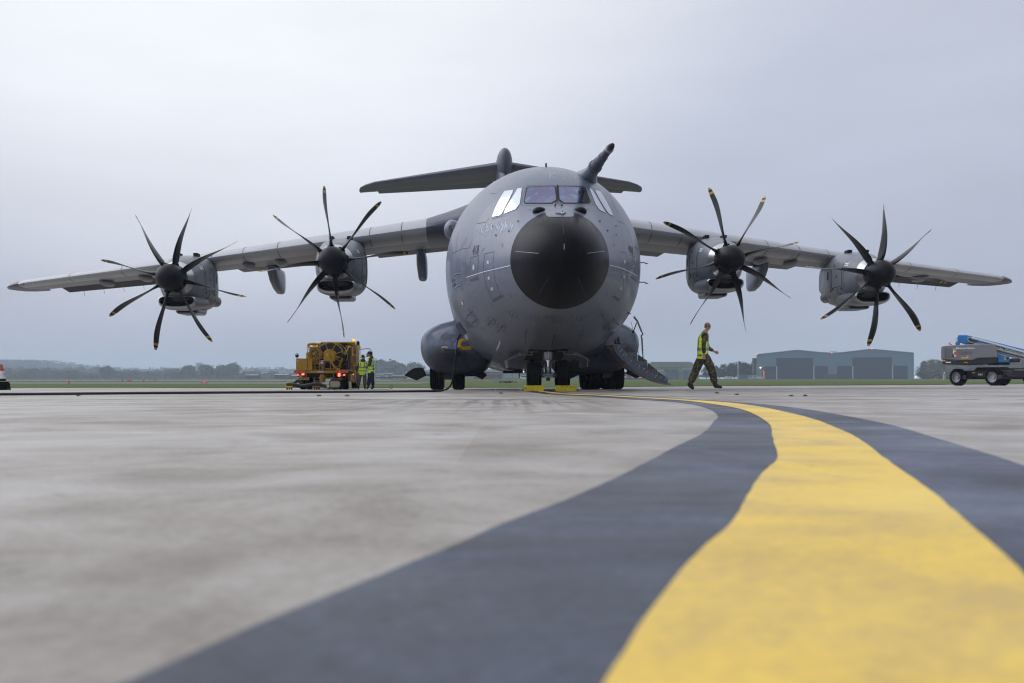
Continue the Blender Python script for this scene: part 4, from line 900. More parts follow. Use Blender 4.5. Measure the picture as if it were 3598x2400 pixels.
skin = [AL(*Z3(*p), 29.3) for p in lo + [(1237, 1402)]]; b = MB(); b.loft([[p + Vector((0, -.02, .0)), p + Vector((0, .92, 0)), p + Vector((.0, .92, -.035)), p + Vector((0, -.02, -.035))] for p in skin]); b.build('door_skin', M_paint, DS, smooth=40)
for k, poly in enumerate(([(300, 675), (318, 662), (445, 662), (445, 838), (400, 795)], [(445, 838), (455, 822), (630, 822), (630, 990), (540, 925)], [(630, 995), (625, 980), (815, 980), (815, 1128), (700, 1050)], [(815, 1128), (815, 1140), (1000, 1145), (1000, 1240), (850, 1150)])):
    P = [AL(*Z3(*p), 29.3) for p in poly]; b = MB(); b.loft([[p + Vector((0, .09, 0)) for p in P], [p + Vector((0, .82, 0)) for p in P]]); q = b.build('stair_step', M_step, DS, smooth=0)
    x0, x1 = P[1].x, P[2].x; z1 = P[1].z; z0_ = z1 - (.32 if k < 3 else .1); b = MB()
    for i in range(5): xx = x0 + (x1 - x0) * (.3 + .15 * i); b.box((xx, P[0].y + .082, (z1 + z0_) / 2 - .04), (.012, .012, (z1 - z0_) * .5))
    b.build('step_slots', M_black, q)
for poly in ([(445, 700), (455, 700), (620, 822), (445, 822)], [(630, 860), (815, 985), (630, 985)], [(815, 1015), (960, 1135), (1000, 1145), (815, 1140)], [(1000, 1180), (1185, 1300), (1000, 1240)]):
    P = [AL(*Z3(*p), 30.1) for p in poly]; b = MB(); b.loft([[p + Vector((0, .0, 0)) for p in P], [p + Vector((0, .04, 0)) for p in P]]); b.build('stair_side_plate', M_geargrey, DS, smooth=0)
b = MB()
for x, y in ((290, 715), (330, 780), (380, 845), (415, 865), (508, 975), (655, 1080), (745, 1125), (805, 1175), (970, 1255), (1055, 1290), (1142, 1312)):
    p = AL(*Z3(x, y), 29.28); b.blob(p, .024, 4); b.blob(p + Vector((-.03, 0, -.05)), .022, 4); b.tube([p, p + Vector((-.03, 0, -.05))], .008, 5)
b.build('door_latch', M_silver, DS)
rail = [AL(*Z3(*p), 29.6) for p in [(560, 170), (632, 268), (700, 440), (728, 490), (690, 528), (708, 570), (718, 780), (732, 1000), (738, 1060)]]
b = MB()
for u, v, w in ((0, 1, .030), (1, 2, .027), (2, 3, .018), (3, 4, .02), (4, 5, .02), (5, 8, .024)):
    if v - u == 1: b.tube([rail[u], rail[v]], w, 6)
    else: b.tube(rail[u:v + 1], w, 6)
HR = b.build('hand_rail', M_black, DS, smooth=0)
b = MB()
for u, v, n2 in ((0, 1, 5), (1, 2, 11), (5, 7, 17)):
    for i in range(n2): p = rail[u].lerp(rail[v], (i + .5) / n2); b.lathe([(.012, -.03), (.012, .03)], p + Vector((0, -.005, 0)), (0, 1, 0), 8)
b.build('rail_holes', mat('rail_hole', (.5, .52, .58), .8), HR)
b = MB(); p, q = AL(*Z3(612, 282), 29.6), AL(*Z3(550, 448), 29.6); b.tube([p, q], .016, 6); b.blob(q, .04, 5); b.build('rail_strut', M_black, DS)
b = MB(); b.tube([AL(*Z3(505, 258), 29.5), AL(*Z3(690, 1000), 29.5)], .006, 5); b.tube([AL(*Z3(690, 980), 29.45), AL(*Z3(690, 1050), 29.45)], .022, 6); b.build('stay_cable', M_geargrey, DS)
for a_, c_ in (((232, 600), (232, 668)), ((285, 560), (300, 665))): b = MB(); p, q = AL(*Z3(*a_), 29.7), AL(*Z3(*c_), 29.6); b.tube([p, q], .05, 8); b.build('door_hinge_arm', M_geargrey, DS)
for a_ in ([(412, 985), (385, 1050), (350, 1105)], [(610, 990), (635, 1000)], [(795, 1135), (850, 1145), (900, 1160)]): b = MB(); b.tube([AL(*Z3(*p), 29.2) for p in a_], [.012, .018, .025][:len(a_)], 6); b.build('remove_before_flight_flag', M_red, DS)
# ================================================================ GROUND EQUIPMENT
M_chock = mat('chock_yellow', (.62, .50, .015), .6, var=.15, scale=9)
M_rope = mat('pale_rope', (.34, .32, .28), .8)
for i, (cx, w, lb, rp) in enumerate(((.60, .54, 'yellow chock with pale rope under the nose wheel nearer the orange truck', [(1848, 1359, 27.2), (1836, 1366, 27.1), (1822, 1373, 27.0), (1806, 1375.5, 26.9), (1780, 1376, 26.8), (1742, 1376, 26.7)]),
                                     (1.475, .57, 'yellow chock with pale rope under the nose wheel nearer the boarding stairs', [(2018, 1358, 27.2), (2026, 1362, 27.1), (2036, 1370, 27.0), (2050, 1374.5, 26.9), (2090, 1374.5, 26.9), (2136, 1373.5, 27.0)]))):
    t = thing('wheel_chock', lb, 'wheel chock', (cx, 27.3, gz(cx, 27.3)), .02, 'yellow chocks at the nose wheels')
    b = MB(); b.prism([(-.13, 0), (.14, 0), (.14, .05), (.10, .155), (-.13, .155)], -w / 2, w / 2, 'yz'); b.build('block', M_chock, t, smooth=0, bevel=.008)
    b = MB()
    for x in (-.12, .02, .15): b.box((x, -.133, .12), (.05, .004, .02), rot=(0, .3 if x < 0 else -.2, 0))
    if i: b.build('stencil', mat('faded_stencil', (.20, .16, .02), .8), t)
    P = [PX(*p) - Vector(t.location) for p in rp]; P = [Vector((p.x, p.y, max(p.z, .018) if k > 2 else p.z)) for k, p in enumerate(P)]; b = MB(); b.tube(smoothpath(P, 5), .016, 6); b.blob(P[-1], .028, 5); b.build('rope', M_rope, t)
b = MB(); b.tube([(.86, 27.45, .02), (1.2, 27.45, .02)], .008, 5)

# black ribbed ground power cable
pts = [(-160, 1386.5, 0), (0, 1385, 0), (150, 1384.2, 0), (330, 1382.5, 0), (500, 1381, 0), (720, 1379.5, 0), (950, 1378, 0), (1150, 1377, 0), (1350, 1375.8, 0), (1480, 1374.5, 0), (1540, 1373.2, 0), (1562, 1370, 29.4), (1578, 1361, 29.5), (1588, 1343, 29.5), (1594, 1315, 29.5), (1598, 1283, 29.5), (1602, 1245, 29.5), (1604, 1212, 29.4), (1609, 1191, 29.35), (1619, 1176, 29.3)]
P = []
for x, y, D in pts:
    if not D: 
        D = F * (CH - .03) / (y - HY); D = min(D, 29.4) ; p = PX(x, y, D); p.z = gz(p.x, p.y) + .03
    else: p = PX(x, y, D)
    P.append(p)
Q = smoothpath(P, 60); rr = [.030 if i % 2 else .023 for i in range(len(Q))]
o0 = Vector(P[0]); b = MB(); b.tube([q - o0 for q in Q], rr, 8); cab_ = thing('power_cable', 'long black ribbed ground power cable lying on the concrete and rising to the nose', 'cable', o0)
b.build('cable_jacket', mat('cable_rubber', (.010, .011, .014), .55), cab_, smooth=0)
b = MB(); k = len(Q) - 150; b.tube([q - o0 for q in Q[k:k + 75]], .033, 8); b.build('blue_sleeve', mat('sleeve_blue', (.02, .09, .26), .5), cab_)

# traffic cone on its stack of heavy bases, cut by the edge of the picture
t = thing('traffic_cone', 'tall orange and white traffic cone standing on stacked black bases', 'traffic cone', (GX(4, 31.2), 31.2, gz(-16, 31.2)))
b = MB()
for k, (w, h) in enumerate(((.40, .05), (.44, .05), (.40, .06), (.46, .06), (.42, .05))): b.box((.012 * (-1) ** k, 0, .03 + .052 * k), (w, w, h), rot=(0, 0, .1 * k))
b.build('stacked_bases', M_tyre, t, bevel=.012)
b = MB(); b.lathe([(.145, .28), (.135, .36)], ax=(0, 0, 1)); b.build('cone_skirt', M_black, t)
b = MB(); b.lathe([(.135, .36), (.085, .60)], ax=(0, 0, 1)); b.build('reflective_sleeve', mat('cone_white', (.62, .62, .64), .6, var=.08, scale=9), t)
b = MB(); b.lathe([(.085, .60), (.048, .725), (.035, .73), (.03, .745), (.042, .755), (.042, .80), (.03, .805)], ax=(0, 0, 1)); b.build('cone_tip', mat('cone_orange', (.42, .055, .03), .6), t)
b = MB(); b.box((.11, -.04, .5), (.03, .03, .02)); b.build('clip', M_black, t)

# ---------------------------------------------------------------- fuel truck
M_or = mat('truck_orange', (.44, .245, .014), .5, var=.18, scale=4, detail=6)
M_or2 = mat('truck_dark_orange', (.27, .135, .012), .55, var=.2, scale=5)
M_chev_r = mat('chevron_red', (.62, .07, .06), .5)
M_rg = mat('rear_lens', (.25, .01, .015), .3)
M_lit = glow_mat('tail_light_lit', (1, .10, .05), 5)
M_amber = glow_mat('beacon_amber', (1, .22, .02), 3)
M_hose = mat('hose_black', (.016, .018, .022), .5)
M_glass = mat('dark_glass', (.02, .025, .03), .08)
TD = 46.5; TXc, TYaw = -8.91, R(4.0)
TR = thing('fuel_truck', 'orange airfield fuelling truck with big hose reel, seen from behind with its lights on', 'truck', (TXc, TD, gz(TXc, TD)), TYaw)
K = .001865
def T(zx, zy, y=0.0): return Vector(((zx - 705) * K, y, (1410 - zy) * K))
def tb(name, x0, y0, x1, y1, ya, yb, m, par=None, bevel=.01):
    b = MB(); a, c_ = T(x0, y1), T(x1, y0); b.box(((a.x + c_.x) / 2, (ya + yb) / 2, (a.z + c_.z) / 2), (c_.x - a.x, yb - ya, c_.z - a.z)); return b.build(name, m, par or TR, smooth=0, bevel=bevel)
def wheel_(b_, x, y, r, w, mi=0):
    h = w / 2; b_.lathe([(r * .6, -h), (r * .93, -h), (r, -h * .7), (r, h * .7), (r * .93, h), (r * .6, h)], (x, y, r), (1, 0, 0), 26, mi=mi)
CHS = tb('chassis', 120, 1000, 1290, 1100, .1, 8.2, M_black)
b = MB()
for y in (.9, 1.1): pass
for i, (x, y) in enumerate(((-1.0, 1.3), (-.70, 1.3), (.70, 1.3), (1.0, 1.3), (-.97, 6.6), (.97, 6.6))):
    b = MB(); wheel_(b, x, y, .47, .28); wh = b.build('wheel', M_tyre, TR)
    b = MB(); s = 1 if x > 0 else -1; b.lathe([(.26, 0), (.27, .02), (.20, .05), (.08, .06), (.02, .09)], (x + s * .14, y, .47), (s, 0, 0), 18); b.build('rim', M_steel, wh)
tb('rear_platform', 320, 940, 1075, 1000, -.05, .15, M_or)
tb('deck', 80, 905, 1380, 945, .1, 5.2, M_or2)
bx = tb('tool_locker', 80, 630, 485, 925, .0, .8, M_or); b = MB(); b.box(T(362, 805, -.01), (.02, .02, .10)); b.build('locker_handle', M_black, bx); b = MB(); b.box(T(122, 697, -.01), (.10, .01, .03)); b.build('locker_plate', M_white, bx)
b = MB(); b.box(T(365, 770, -.005), (.006, .012, .52)); b.build('locker_gap', M_black, bx)
for x0, x1, y0, y1 in ((36, 320, 927, 998), (1068, 1375, 918, 992)):
    q = tb('chevron_board', x0, y0, x1, y1, -.08, -.05, M_or, bevel=0); b = MB(); w = (x1 - x0) / 3
    for k in range(3):
        a = x0 + k * w; P = [T(max(x0, a - 10), y1, -.084), T(a + w * .5, y1, -.084), T(min(x1, a + w * .85), y0, -.084), T(a + w * .30, y0, -.084)]; b.add(P, [(0, 1, 2, 3)])
    b.build('chevron_stripes', M_chev_r, q, smooth=0)
for x0, y0, x1, y1, lit in ((112, 1005, 322, 1082, ((262, 1027, 30), (133, 1046, 16))), (1085, 1003, 1310, 1078, ((1155, 1020, 30), (1152, 1065, 28), (1282, 1042, 20)))):
    q = tb('tail_light', x0, y0, x1, y1, -.10, -.02, M_rg)
    for x, y, r_ in lit: b = MB(); b.box(T(x, y, -.11), (r_ * 2 * K, .02, r_ * 1.3 * K)); b.build('lit_lens', M_lit, q, bevel=.01)
    b = MB(); b.add([T(x0 + 60, y1 - 2, -.104), T(x1 - 50, y1 - 2, -.104), T(x1 - 70, y0 + 40, -.104), T(x0 + 30, y0 + 15, -.104)], [(0, 1, 2, 3)]); b.build('reversing_lens', mat('grey_lens', (.25, .24, .28), .3), q, smooth=0)
pl = tb('number_plate', 132, 1110, 410, 1172, -.12, -.10, mat('plate_yellow', (.50, .33, .04), .5)); text_on('plate_text', 'FR 03 AB', T(160, 1160, -.1245), T(380, 1160) - T(160, 1160), T(160, 1120) - T(160, 1160), M_black, pl, bold=True)
tb('plate_lamps', 165, 1085, 225, 1104, -.10, -.06, M_white)
q = tb('maker_badge', 622, 946, 776, 992, -.075, -.055, mat('badge_white', (.55, .53, .53), .5)); text_on('badge_text', 'refuel', T(636, 980, -.079), T(735, 980) - T(636, 980), T(636, 958) - T(636, 980), M_chev_r, q)
# big hose reel
def ringx(b_, c, R_, r, n=40, mi=0): b_.tube([Vector(c) + Vector((R_ * math.cos(2 * math.pi * i / n), 0, R_ * math.sin(2 * math.pi * i / n))) for i in range(n + 1)], r, 6, mi, cap=False)
c = T(905, 560, 0); RR = T(905, 190).z - c.z; RR = .64
tb('reel_dark_backdrop', 560, 225, 1300, 905, 1.0, 1.1, M_black); tb('reel_dark_backdrop', 430, 400, 570, 905, .9, 1.0, M_black)  # black panels added to stand for the darkness behind the reels
RL = MB(); RL.lathe([(.30, .22), (.60, .24), (.60, .86), (.30, .88)], (c.x + .03, 0, c.z), (0, 1, 0), 40); HRL = RL.build('hose_reel', M_hose, TR, smooth=0)
b = MB()
for k in range(9): b.lathe([(.605, .26 + .065 * k), (.63, .29 + .065 * k), (.605, .32 + .065 * k)], (c.x + .03, 0, c.z), (0, 1, 0), 40, cap=False)
for k in range(5): ringx(b, (c.x, .235, c.z), .34 + .055 * k, .026)
b.build('wound_hose', M_hose, HRL)
b = MB(); ringx(b, (c.x, .12, c.z), .63, .022); ringx(b, (c.x + .12, .92, c.z), .63, .022); ringx(b, (c.x, .12, c.z), .30, .018)
for k in range(8):
    a = R(18 + 45 * k); b.tube([Vector((c.x + .17 * math.cos(a), .12, c.z + .17 * math.sin(a))), Vector((c.x + .63 * math.cos(a), .12, c.z + .63 * math.sin(a)))], .018, 6)
b.build('reel_rim', M_or, HRL)
b = MB(); b.prism([(c.x - .25, c.z - .26), (c.x - .25, c.z + .08), (c.x - .19, c.z + .21), (c.x - .07, c.z + .27), (c.x + .07, c.z + .27), (c.x + .19, c.z + .19), (c.x + .25, c.z + .06), (c.x + .25, c.z - .26)], -.02, .08); b.lathe([(.08, -.06), (.10, -.02)], (c.x - .05, 0, c.z), (0, 1, 0), 16); b.build('reel_hub_plate', M_or, HRL, bevel=.01)
b = MB(); b.tube(smoothpath([T(862, 530, -.12), T(880, 570, -.16), T(960, 720, -.16), T(1080, 880, -.10), T(1150, 900, 0)], 5), .042, 10); b.tube(smoothpath([T(1010, 475, .05), T(1055, 480, .02), T(1062, 550, .02)], 5), .028, 8); b.build('delivery_pipe', M_or, TR)
b = MB(); b.tube(smoothpath([T(380, 360, .1), T(385, 290, .1), T(430, 268, .1), T(660, 268, .3)], 5), .058, 10); b.lathe([(.075, 0), (.075, .10)], T(470, 268, .1) , (1, 0, 0), 14); b.tube([T(420, 330, .12), T(440, 400, .15)], .02, 6); b.tube(smoothpath([T(620, 215, 1.2), T(1500, 210, 1.2)], 3), .055, 10); b.build('upper_pipe', M_or, TR)
b = MB(); c2 = T(520, 515)
ringx(b, (c2.x, -.02, c2.z), .30, .011); ringx(b, (c2.x - .04, .0, c2.z + .05), .27, .010)
for k in range(8): a = math.pi * k / 4; b.tube([Vector((c2.x, -.03, c2.z)), Vector((c2.x + .30 * math.cos(a), -.02, c2.z + .30 * math.sin(a)))], .008, 5)
b.lathe([(.05, -.05), (.06, .08)], (c2.x, 0, c2.z), (0, 1, 0), 12)
SR = b.build('earthing_reel', M_or, TR)
b = MB(); b.lathe([(.21, .02), (.32, .03), (.32, .045), (.21, .045)], (c2.x + .08, 0, c2.z + .01), (0, 1, 0), 30, cap=False); b.build('reel_flange', M_or2, SR)
b = MB()
for x in (545, 660): b.tube([T(x, 300, .1), T(x, 935, .1)], .022, 8)
for (p, q_) in (((430, 700), (655, 700)), ((430, 755), (655, 755)), ((430, 680), (430, 755)), ((655, 660), (655, 755)), ((570, 720), (660, 800)), ((580, 880), (700, 760)), ((365, 255), (365, 520)), ((520, 640), (520, 755))): b.tube([T(*p, .05), T(*q_, .05)], .011, 6)
b.tube([T(1330, 290, .1), T(1270, 530, .1)], .02, 6); b.tube([T(1395, 300, .3), T(1290, 540, .1)], .03, 6); b.tube([T(925, 670, 0), T(935, 900, 0)], .02, 6); b.tube([T(980, 650, 0), T(1190, 595, 0)], .018, 6); b.tube([T(1020, 570, 0), T(1150, 600, 0)], .018, 6); b.tube([T(1220, 610, 0), T(1160, 900, 0)], .02, 6); b.tube([T(830, 885, 0), T(925, 885, 0)], .012, 6); b.tube([T(1200, 740, 0), T(1150, 760, 0)], .02, 6)
b.build('pipe_frame', M_or, TR)
b = MB(); b.lathe([(.05, 0), (.10, .04), (.10, .28), (.06, .32)], T(350, 640, .4), (0, 0, 1), 16); b.build('filter_vessel', M_or, TR)
tb('pump_housing', 575, 800, 1100, 920, .3, 3.5, M_black); tb('equipment_stack', 1300, 680, 1375, 900, .0, .4, M_black)
b = MB(); b.box(T(735, 740, -.06), (.25, .12, .20)); mt_ = b.build('meter_head', mat('meter_grey', (.15, .16, .19), .5), TR, bevel=.03)
b = MB(); b.box(T(730, 737, -.125), (.10, .01, .06)); b.build('meter_display', glow_mat('pink_display', (.65, .10, .22), .9), mt_); b = MB(); b.box(T(737, 682, -.06), (.13, .10, .02)); b.build('meter_cap', M_white, mt_); b = MB(); b.prism([(T(705, 0).x, T(0, 800).z), (T(775, 0).x, T(0, 800).z), (T(765, 0).x, T(0, 935).z), (T(720, 0).x, T(0, 935).z)], -.09, -.02); b.build('meter_post', M_or2, mt_)
b = MB(); b.lathe([(.13, 0), (.14, .05), (.14, .28), (.10, .36), (.04, .38)], T(735, 1230, .0), (0, 0, 1), 18); b.build('drain_tank', M_or2, TR)
b = MB(); b.lathe([(.0, -.02), (.01, 0)], T(735, 1230, 0), (0, 0, 1), 6)
for p in ([(345, 910), (345, 1085)], [(1010, 890), (1015, 1110)], [(1180, 1100), (1180, 1180)]): b.tube([T(x, y, -.1) for x, y in p], .016, 6)
b.tube(smoothpath([T(830, 1010, 0), T(840, 1110, 0), T(900, 1135, 0), T(1130, 1135, 0), T(1300, 1130, 0)], 4), .012, 6); b.tube([T(1110, 1140, 0), T(1190, 1105, 0), T(1290, 1135, 0), T(1190, 1160, 0), T(1110, 1140, 0)], .01, 6); b.build('under_pipes', M_or2, TR)
tb('mudguard', 1270, 1020, 1390, 1210, .9, 1.9, M_or2, bevel=.03); tb('mudguard', 420, 1010, 500, 1130, .9, 1.9, M_or2)
# work lamps
for zx, zy, y in ((97, 555, .1), (1505, 195, 2.5), (1262, 572, -.05)):
    p = T(zx, zy, y); b = MB(); b.blob(p, (.085, .06, .11), 7); b.tube([p, p + Vector((.05, 0, -.14))], .012, 5); q = b.build('work_lamp', M_black, TR)
    if zx < 200: b = MB(); b.box(p + Vector((0, -.055, .05)), (.09, .02, .06)); b.build('lamp_face', M_white, q, bevel=.01)
# cab and the equipment bay behind it, along the flank towards the camera
def side(y, z, x=1.25): return Vector((x, y, z))
b = MB(); b.prism([(6.0, .55), (6.0, 2.20), (6.15, 2.36), (7.3, 2.40), (7.75, 2.25), (8.05, 1.45), (8.1, .5)], -1.2, 1.2, 'yz'); CB = b.build('cab', mat('cab_orange', (.52, .30, .05), .45, var=.1, scale=4), TR, bevel=.06)
b = MB(); b.prism([(6.5, 1.35), (6.5, 2.1), (7.5, 2.1), (7.85, 1.4)], 1.205, 1.215, 'yz'); b.prism([(6.5, 1.35), (6.5, 2.1), (7.5, 2.1), (7.85, 1.4)], -1.215, -1.205, 'yz'); b.box((0, 5.985, 1.8), (1.7, .02, .5)); b.build('cab_window', M_glass, CB, smooth=0)
b = MB(); b.prism([(6.2, .62), (6.2, 1.3), (8.04, 1.3), (8.09, .62)], 1.202, 1.212, 'yz'); b.build('cab_door_panel', mat('cab_cream', (.60, .50, .32), .5), CB, smooth=0)
b = MB(); b.tube([(1.2, 7.9, 2.12), (1.45, 7.95, 2.16), (1.68, 8.0, 2.16), (1.72, 8.0, 2.05)], .022, 6); b.box((1.72, 8.0, 1.76), (.20, .12, .50)); b.box((1.72, 8.0, 1.30), (.22, .14, .26)); b.build('wing_mirror', M_black, CB, bevel=.02)
b = MB(); b.box((.95, 6.3, 2.45), (.12, .12, .12)); BE = b.build('beacon_base', M_black, CB); b = MB(); b.lathe([(.065, 0), (.07, .14), (.04, .16)], (.95, 6.3, 2.46), (0, 0, 1), 14); b.build('beacon', M_amber, CB)
b = MB()
for y in (2.7, 3.4, 4.3, 5.2, 5.8): b.box((1.16, y, 1.55), (.06, .06, 1.45))
for z in (2.28, 1.72, 1.2): b.box((1.16, 4.2, z), (.05, 3.2, .05))
b.box((1.16, 5.5, 1.75), (.04, .55, .95)); b.box((1.15, 3.0, 1.5), (.04, .5, 1.2)); b.build('side_frame', M_or, TR, bevel=.01)
tb('roof_panel', 600, 190, 1330, 215, 1.6, 5.9, M_or); b = MB(); b.box((0, 4.4, 1.5), (1.9, 2.4, 1.2)); b.build('pump_module', M_black, TR)
b = MB(); b.box((.9, 4.6, 1.85), (.3, .6, .3)); b.box((.9, 3.9, 1.35), (.3, .5, .4)); b.build('control_box', M_steel, TR)
b = MB()
for y, z0_, z1_ in ((2.2, .5, 1.6), (2.45, .35, 1.2), (2.7, .3, 1.0), (3.1, .3, 1.1)): b.tube([(1.22, y, z0_), (1.24, y + .1, z1_)], .045, 6)
b.box((1.2, 3.6, .62), (.12, 2.2, .5)); b.tube([(1.2, 2.2, 1.3), (1.28, 2.6, .8), (1.25, 3.2, .45)], .04, 8); b.build('side_equipment', M_or2, TR)
b = MB(); b.box((1.21, 4.6, .55), (.10, 1.2, .6)); b.build('step_box', M_black, TR); b = MB(); b.blob((1.27, 2.3, .72), .03, 5); b.build('side_marker_lamp', glow_mat('marker_amber', (1, .30, .02), 4), TR)

# hose lying on trolley wheels beside the truck
hs = PX(1000, 1367.5, 45.4); hs.z = gz(hs.x, hs.y); HO = thing('hydrant_hose', 'thick black fuel hose lying on yellow trolley wheels behind the orange truck', 'hose', hs)
def Hh(zx, zy, D=45.4): return PX(1030 + zx / 7.127, 1170 + zy / 7.127, D) - hs
b = MB(); b.tube(smoothpath([Hh(-160, 1300), Hh(-60, 1290), Hh(60, 1305), Hh(240, 1330), Hh(400, 1300), Hh(570, 1280), Hh(700, 1300), Hh(830, 1345), Hh(940, 1375)], 6), .085, 10); b.build('fuel_hose', M_hose, HO)
b = MB(); b.tube(smoothpath([Hh(-60, 1290, 46), Hh(20, 1260, 46), Hh(110, 1200, 46), Hh(190, 1240, 46), Hh(215, 1290, 46)], 6), .075, 10); b.build('coupling_hose', M_hose, HO)
b = MB(); b.lathe([(.09, 0), (.09, .10)], Hh(845, 1350), (1, 0, -.2), 12, cap=False); b.lathe([(.09, 0), (.09, .05)], Hh(885, 1358), (1, 0, -.2), 12); b.build('hose_clamp', mat('pale_clamp', (.45, .42, .34), .5), HO)
for zx, m in ((-95, M_yelpaint), (590, M_or2)):
    b = MB(); b.box(Hh(zx, 1345), (.34, .3, .08)); b.tube([Hh(zx - 50, 1330), Hh(zx - 45, 1195), Hh(zx + 45, 1195), Hh(zx + 50, 1330)], .010, 5); b.tube([Hh(zx - 48, 1240), Hh(zx, 1210), Hh(zx + 48, 1240)], .010, 5); TRl = b.build('hose_trolley', m, HO)
    for k in (-1, 0, 1):
        b = MB(); p = Hh(zx + 55 * k, 1385); b.lathe([(.01, -.03), (.065, -.03), (.065, .03), (.01, .03)], (p.x, p.y, .068), (1, .3, 0), 14); b.build('castor', M_tyre, TRl)
d0 = PX(1177, 1369, 44.6); d0.z = gz(d0.x, d0.y); t = thing('hydrant_cover', 'round black hydrant lid with cream plate propped on edge behind the truck', 'lid', d0)
b = MB(); b.lathe([(.22, 0), (.262, .0), (.262, .07), (.22, .07)], (0, 0, .262), (0, 1, 0), 34, cap=True); b.build('lid_rim', mat('lid_rubber', (.03, .03, .03), .7), t)
b = MB(); P = []
for i in range(30):
    a = 2 * math.pi * i / 30; P.append((.22 * math.cos(a), max(-.135, min(.135, .21 * math.sin(a))) + .262 - .01))
b.prism(P, -.012, .01); b.build('cream_plate', mat('cream_plate', (.42, .36, .24), .7, var=.15, scale=10), t)
p = PX(1325, 1366, 47); p.z = gz(p.x, p.y); t = thing('cable_loop', 'thin dark wire with a standing loop on the concrete beside the two men', 'wire', p)
b = MB(); b.tube(smoothpath([(-.3, 0, .01), (.1, 0, .01), (.5, 0, .012), (.68, 0, .05), (.72, 0, .16), (.66, 0, .22), (.60, 0, .14), (.66, 0, .03), (.74, 0, .01)], 5), .008, 5); b.build('wire', M_black, t)
p = PX(1338, 1366.5, 47.3); p.z = gz(p.x, p.y); 

# ---------------------------------------------------------------- boom lift
M_lg = mat('lift_grey', (.17, .17, .185), .38, var=.05, scale=2)
M_lb = mat('lift_blue', (.015, .17, .42), .4, var=.06, scale=2)
M_lk = mat('lift_black', (.010, .010, .012), .6, var=.2, scale=5)
M_lw = mat('boom_white', (.55, .57, .60), .45)
M_track = mat('cable_track', (.35, .34, .22), .6, var=.5, scale=26)
M_labw = mat('label_white', (.78, .79, .80), .5)
LD = 61.0; lx = GX(3150 + 1650 / 5.248, LD); BL = thing('boom_lift', 'grey and blue telescopic boom lift with knobbly black tyres parked on the apron', 'boom lift', (lx, LD, gz(lx, LD)), R(-25))
KL = LD / F / 5.248 * 1.0
ca = math.cos(R(25))
def B_(zx, zy, y=0.0): return Vector(((zx - 1650) * KL * .985, y, (1225 - zy) * KL))
def lpoly(name, pts, ya, yb, m, par=None, bevel=.03, smooth=35):
    b = MB(); b.prism([(B_(*p).x, B_(*p).z) for p in pts], ya, yb); return b.build(name, m, par or BL, smooth=smooth, bevel=bevel)
BD = lpoly('engine_cowling', [(888, 740), (885, 520), (905, 500), (960, 488), (1130, 478), (1400, 470), (1600, 462), (1740, 475), (1800, 495), (1828, 530), (1842, 700), (1835, 715), (1500, 725), (1430, 762), (1160, 762), (1130, 750), (960, 745)], -1.15, -.25, M_lg, bevel=.05)
lpoly('counterweight', [(905, 745), (1160, 760), (1430, 764), (1500, 728), (1835, 718), (1840, 805), (1600, 840), (1350, 845), (1100, 835), (915, 825)], -1.10, 1.1, M_lk)
lpoly('far_cowling', [(960, 740), (960, 500), (1780, 500), (1800, 720)], .3, 1.1, M_lg)
yF = -1.156
def flat(name, x0, y0, x1, y1, m, par, d=.006, y=None):
    b = MB(); a, c_ = B_(x0, y1), B_(x1, y0); b.box(((a.x + c_.x) / 2, (yF if y is None else y) - d / 2, (a.z + c_.z) / 2), (abs(c_.x - a.x), d, abs(c_.z - a.z))); return b.build(name, m, par, smooth=0)
flat('control_door', 975, 545, 1085, 705, mat('lift_dark_grey', (.12, .12, .13), .5), BD, .012); flat('control_recess', 1085, 545, 1110, 705, M_lk, BD)
for r_, m in (((1088, 545, 1134, 575), M_yelpaint), ((1090, 580, 1112, 632), M_labw), ((1116, 580, 1136, 605), M_labw), ((1092, 635, 1118, 655), M_yelpaint), ((1112, 660, 1138, 692), M_labw), ((1143, 640, 1183, 690), M_chev_r), ((1230, 708, 1305, 728), M_yelpaint), ((1308, 710, 1328, 726), M_labw), ((1330, 670, 1352, 726), M_yelpaint)): flat('warning_label', *r_, m, BD, .009)
b = MB(); b.box((B_(958, 610).x, yF - .004, B_(958, 610).z), (.018, .008, .78)); b.build('cowl_gap', M_lk, BD)
flat('hazard_label', 905, 755, 965, 775, M_yelpaint, BD, .008, -1.105); flat('sling_label', 1282, 792, 1338, 806, M_yelpaint, BD, .008, -1.105)
text_on('hire_lettering', 'Nationwide Platforms', B_(1166, 553, yF - .010), B_(1458, 553) - B_(1166, 553), B_(1166, 522) - B_(1166, 553), M_labw, BD, bold=True); flat('hire_logo', 1143, 525, 1160, 557, M_labw, BD, .01)
text_on('embossed_lettering', 'Genie', B_(1190, 655, yF - .010), B_(1418, 655) - B_(1190, 655), B_(1190, 570) - B_(1190, 655), mat('emboss_grey', (.13, .13, .145), .4), BD, bold=True)
flat('size_label', 968, 785, 1055, 805, M_labw, BD, .008, -1.105)
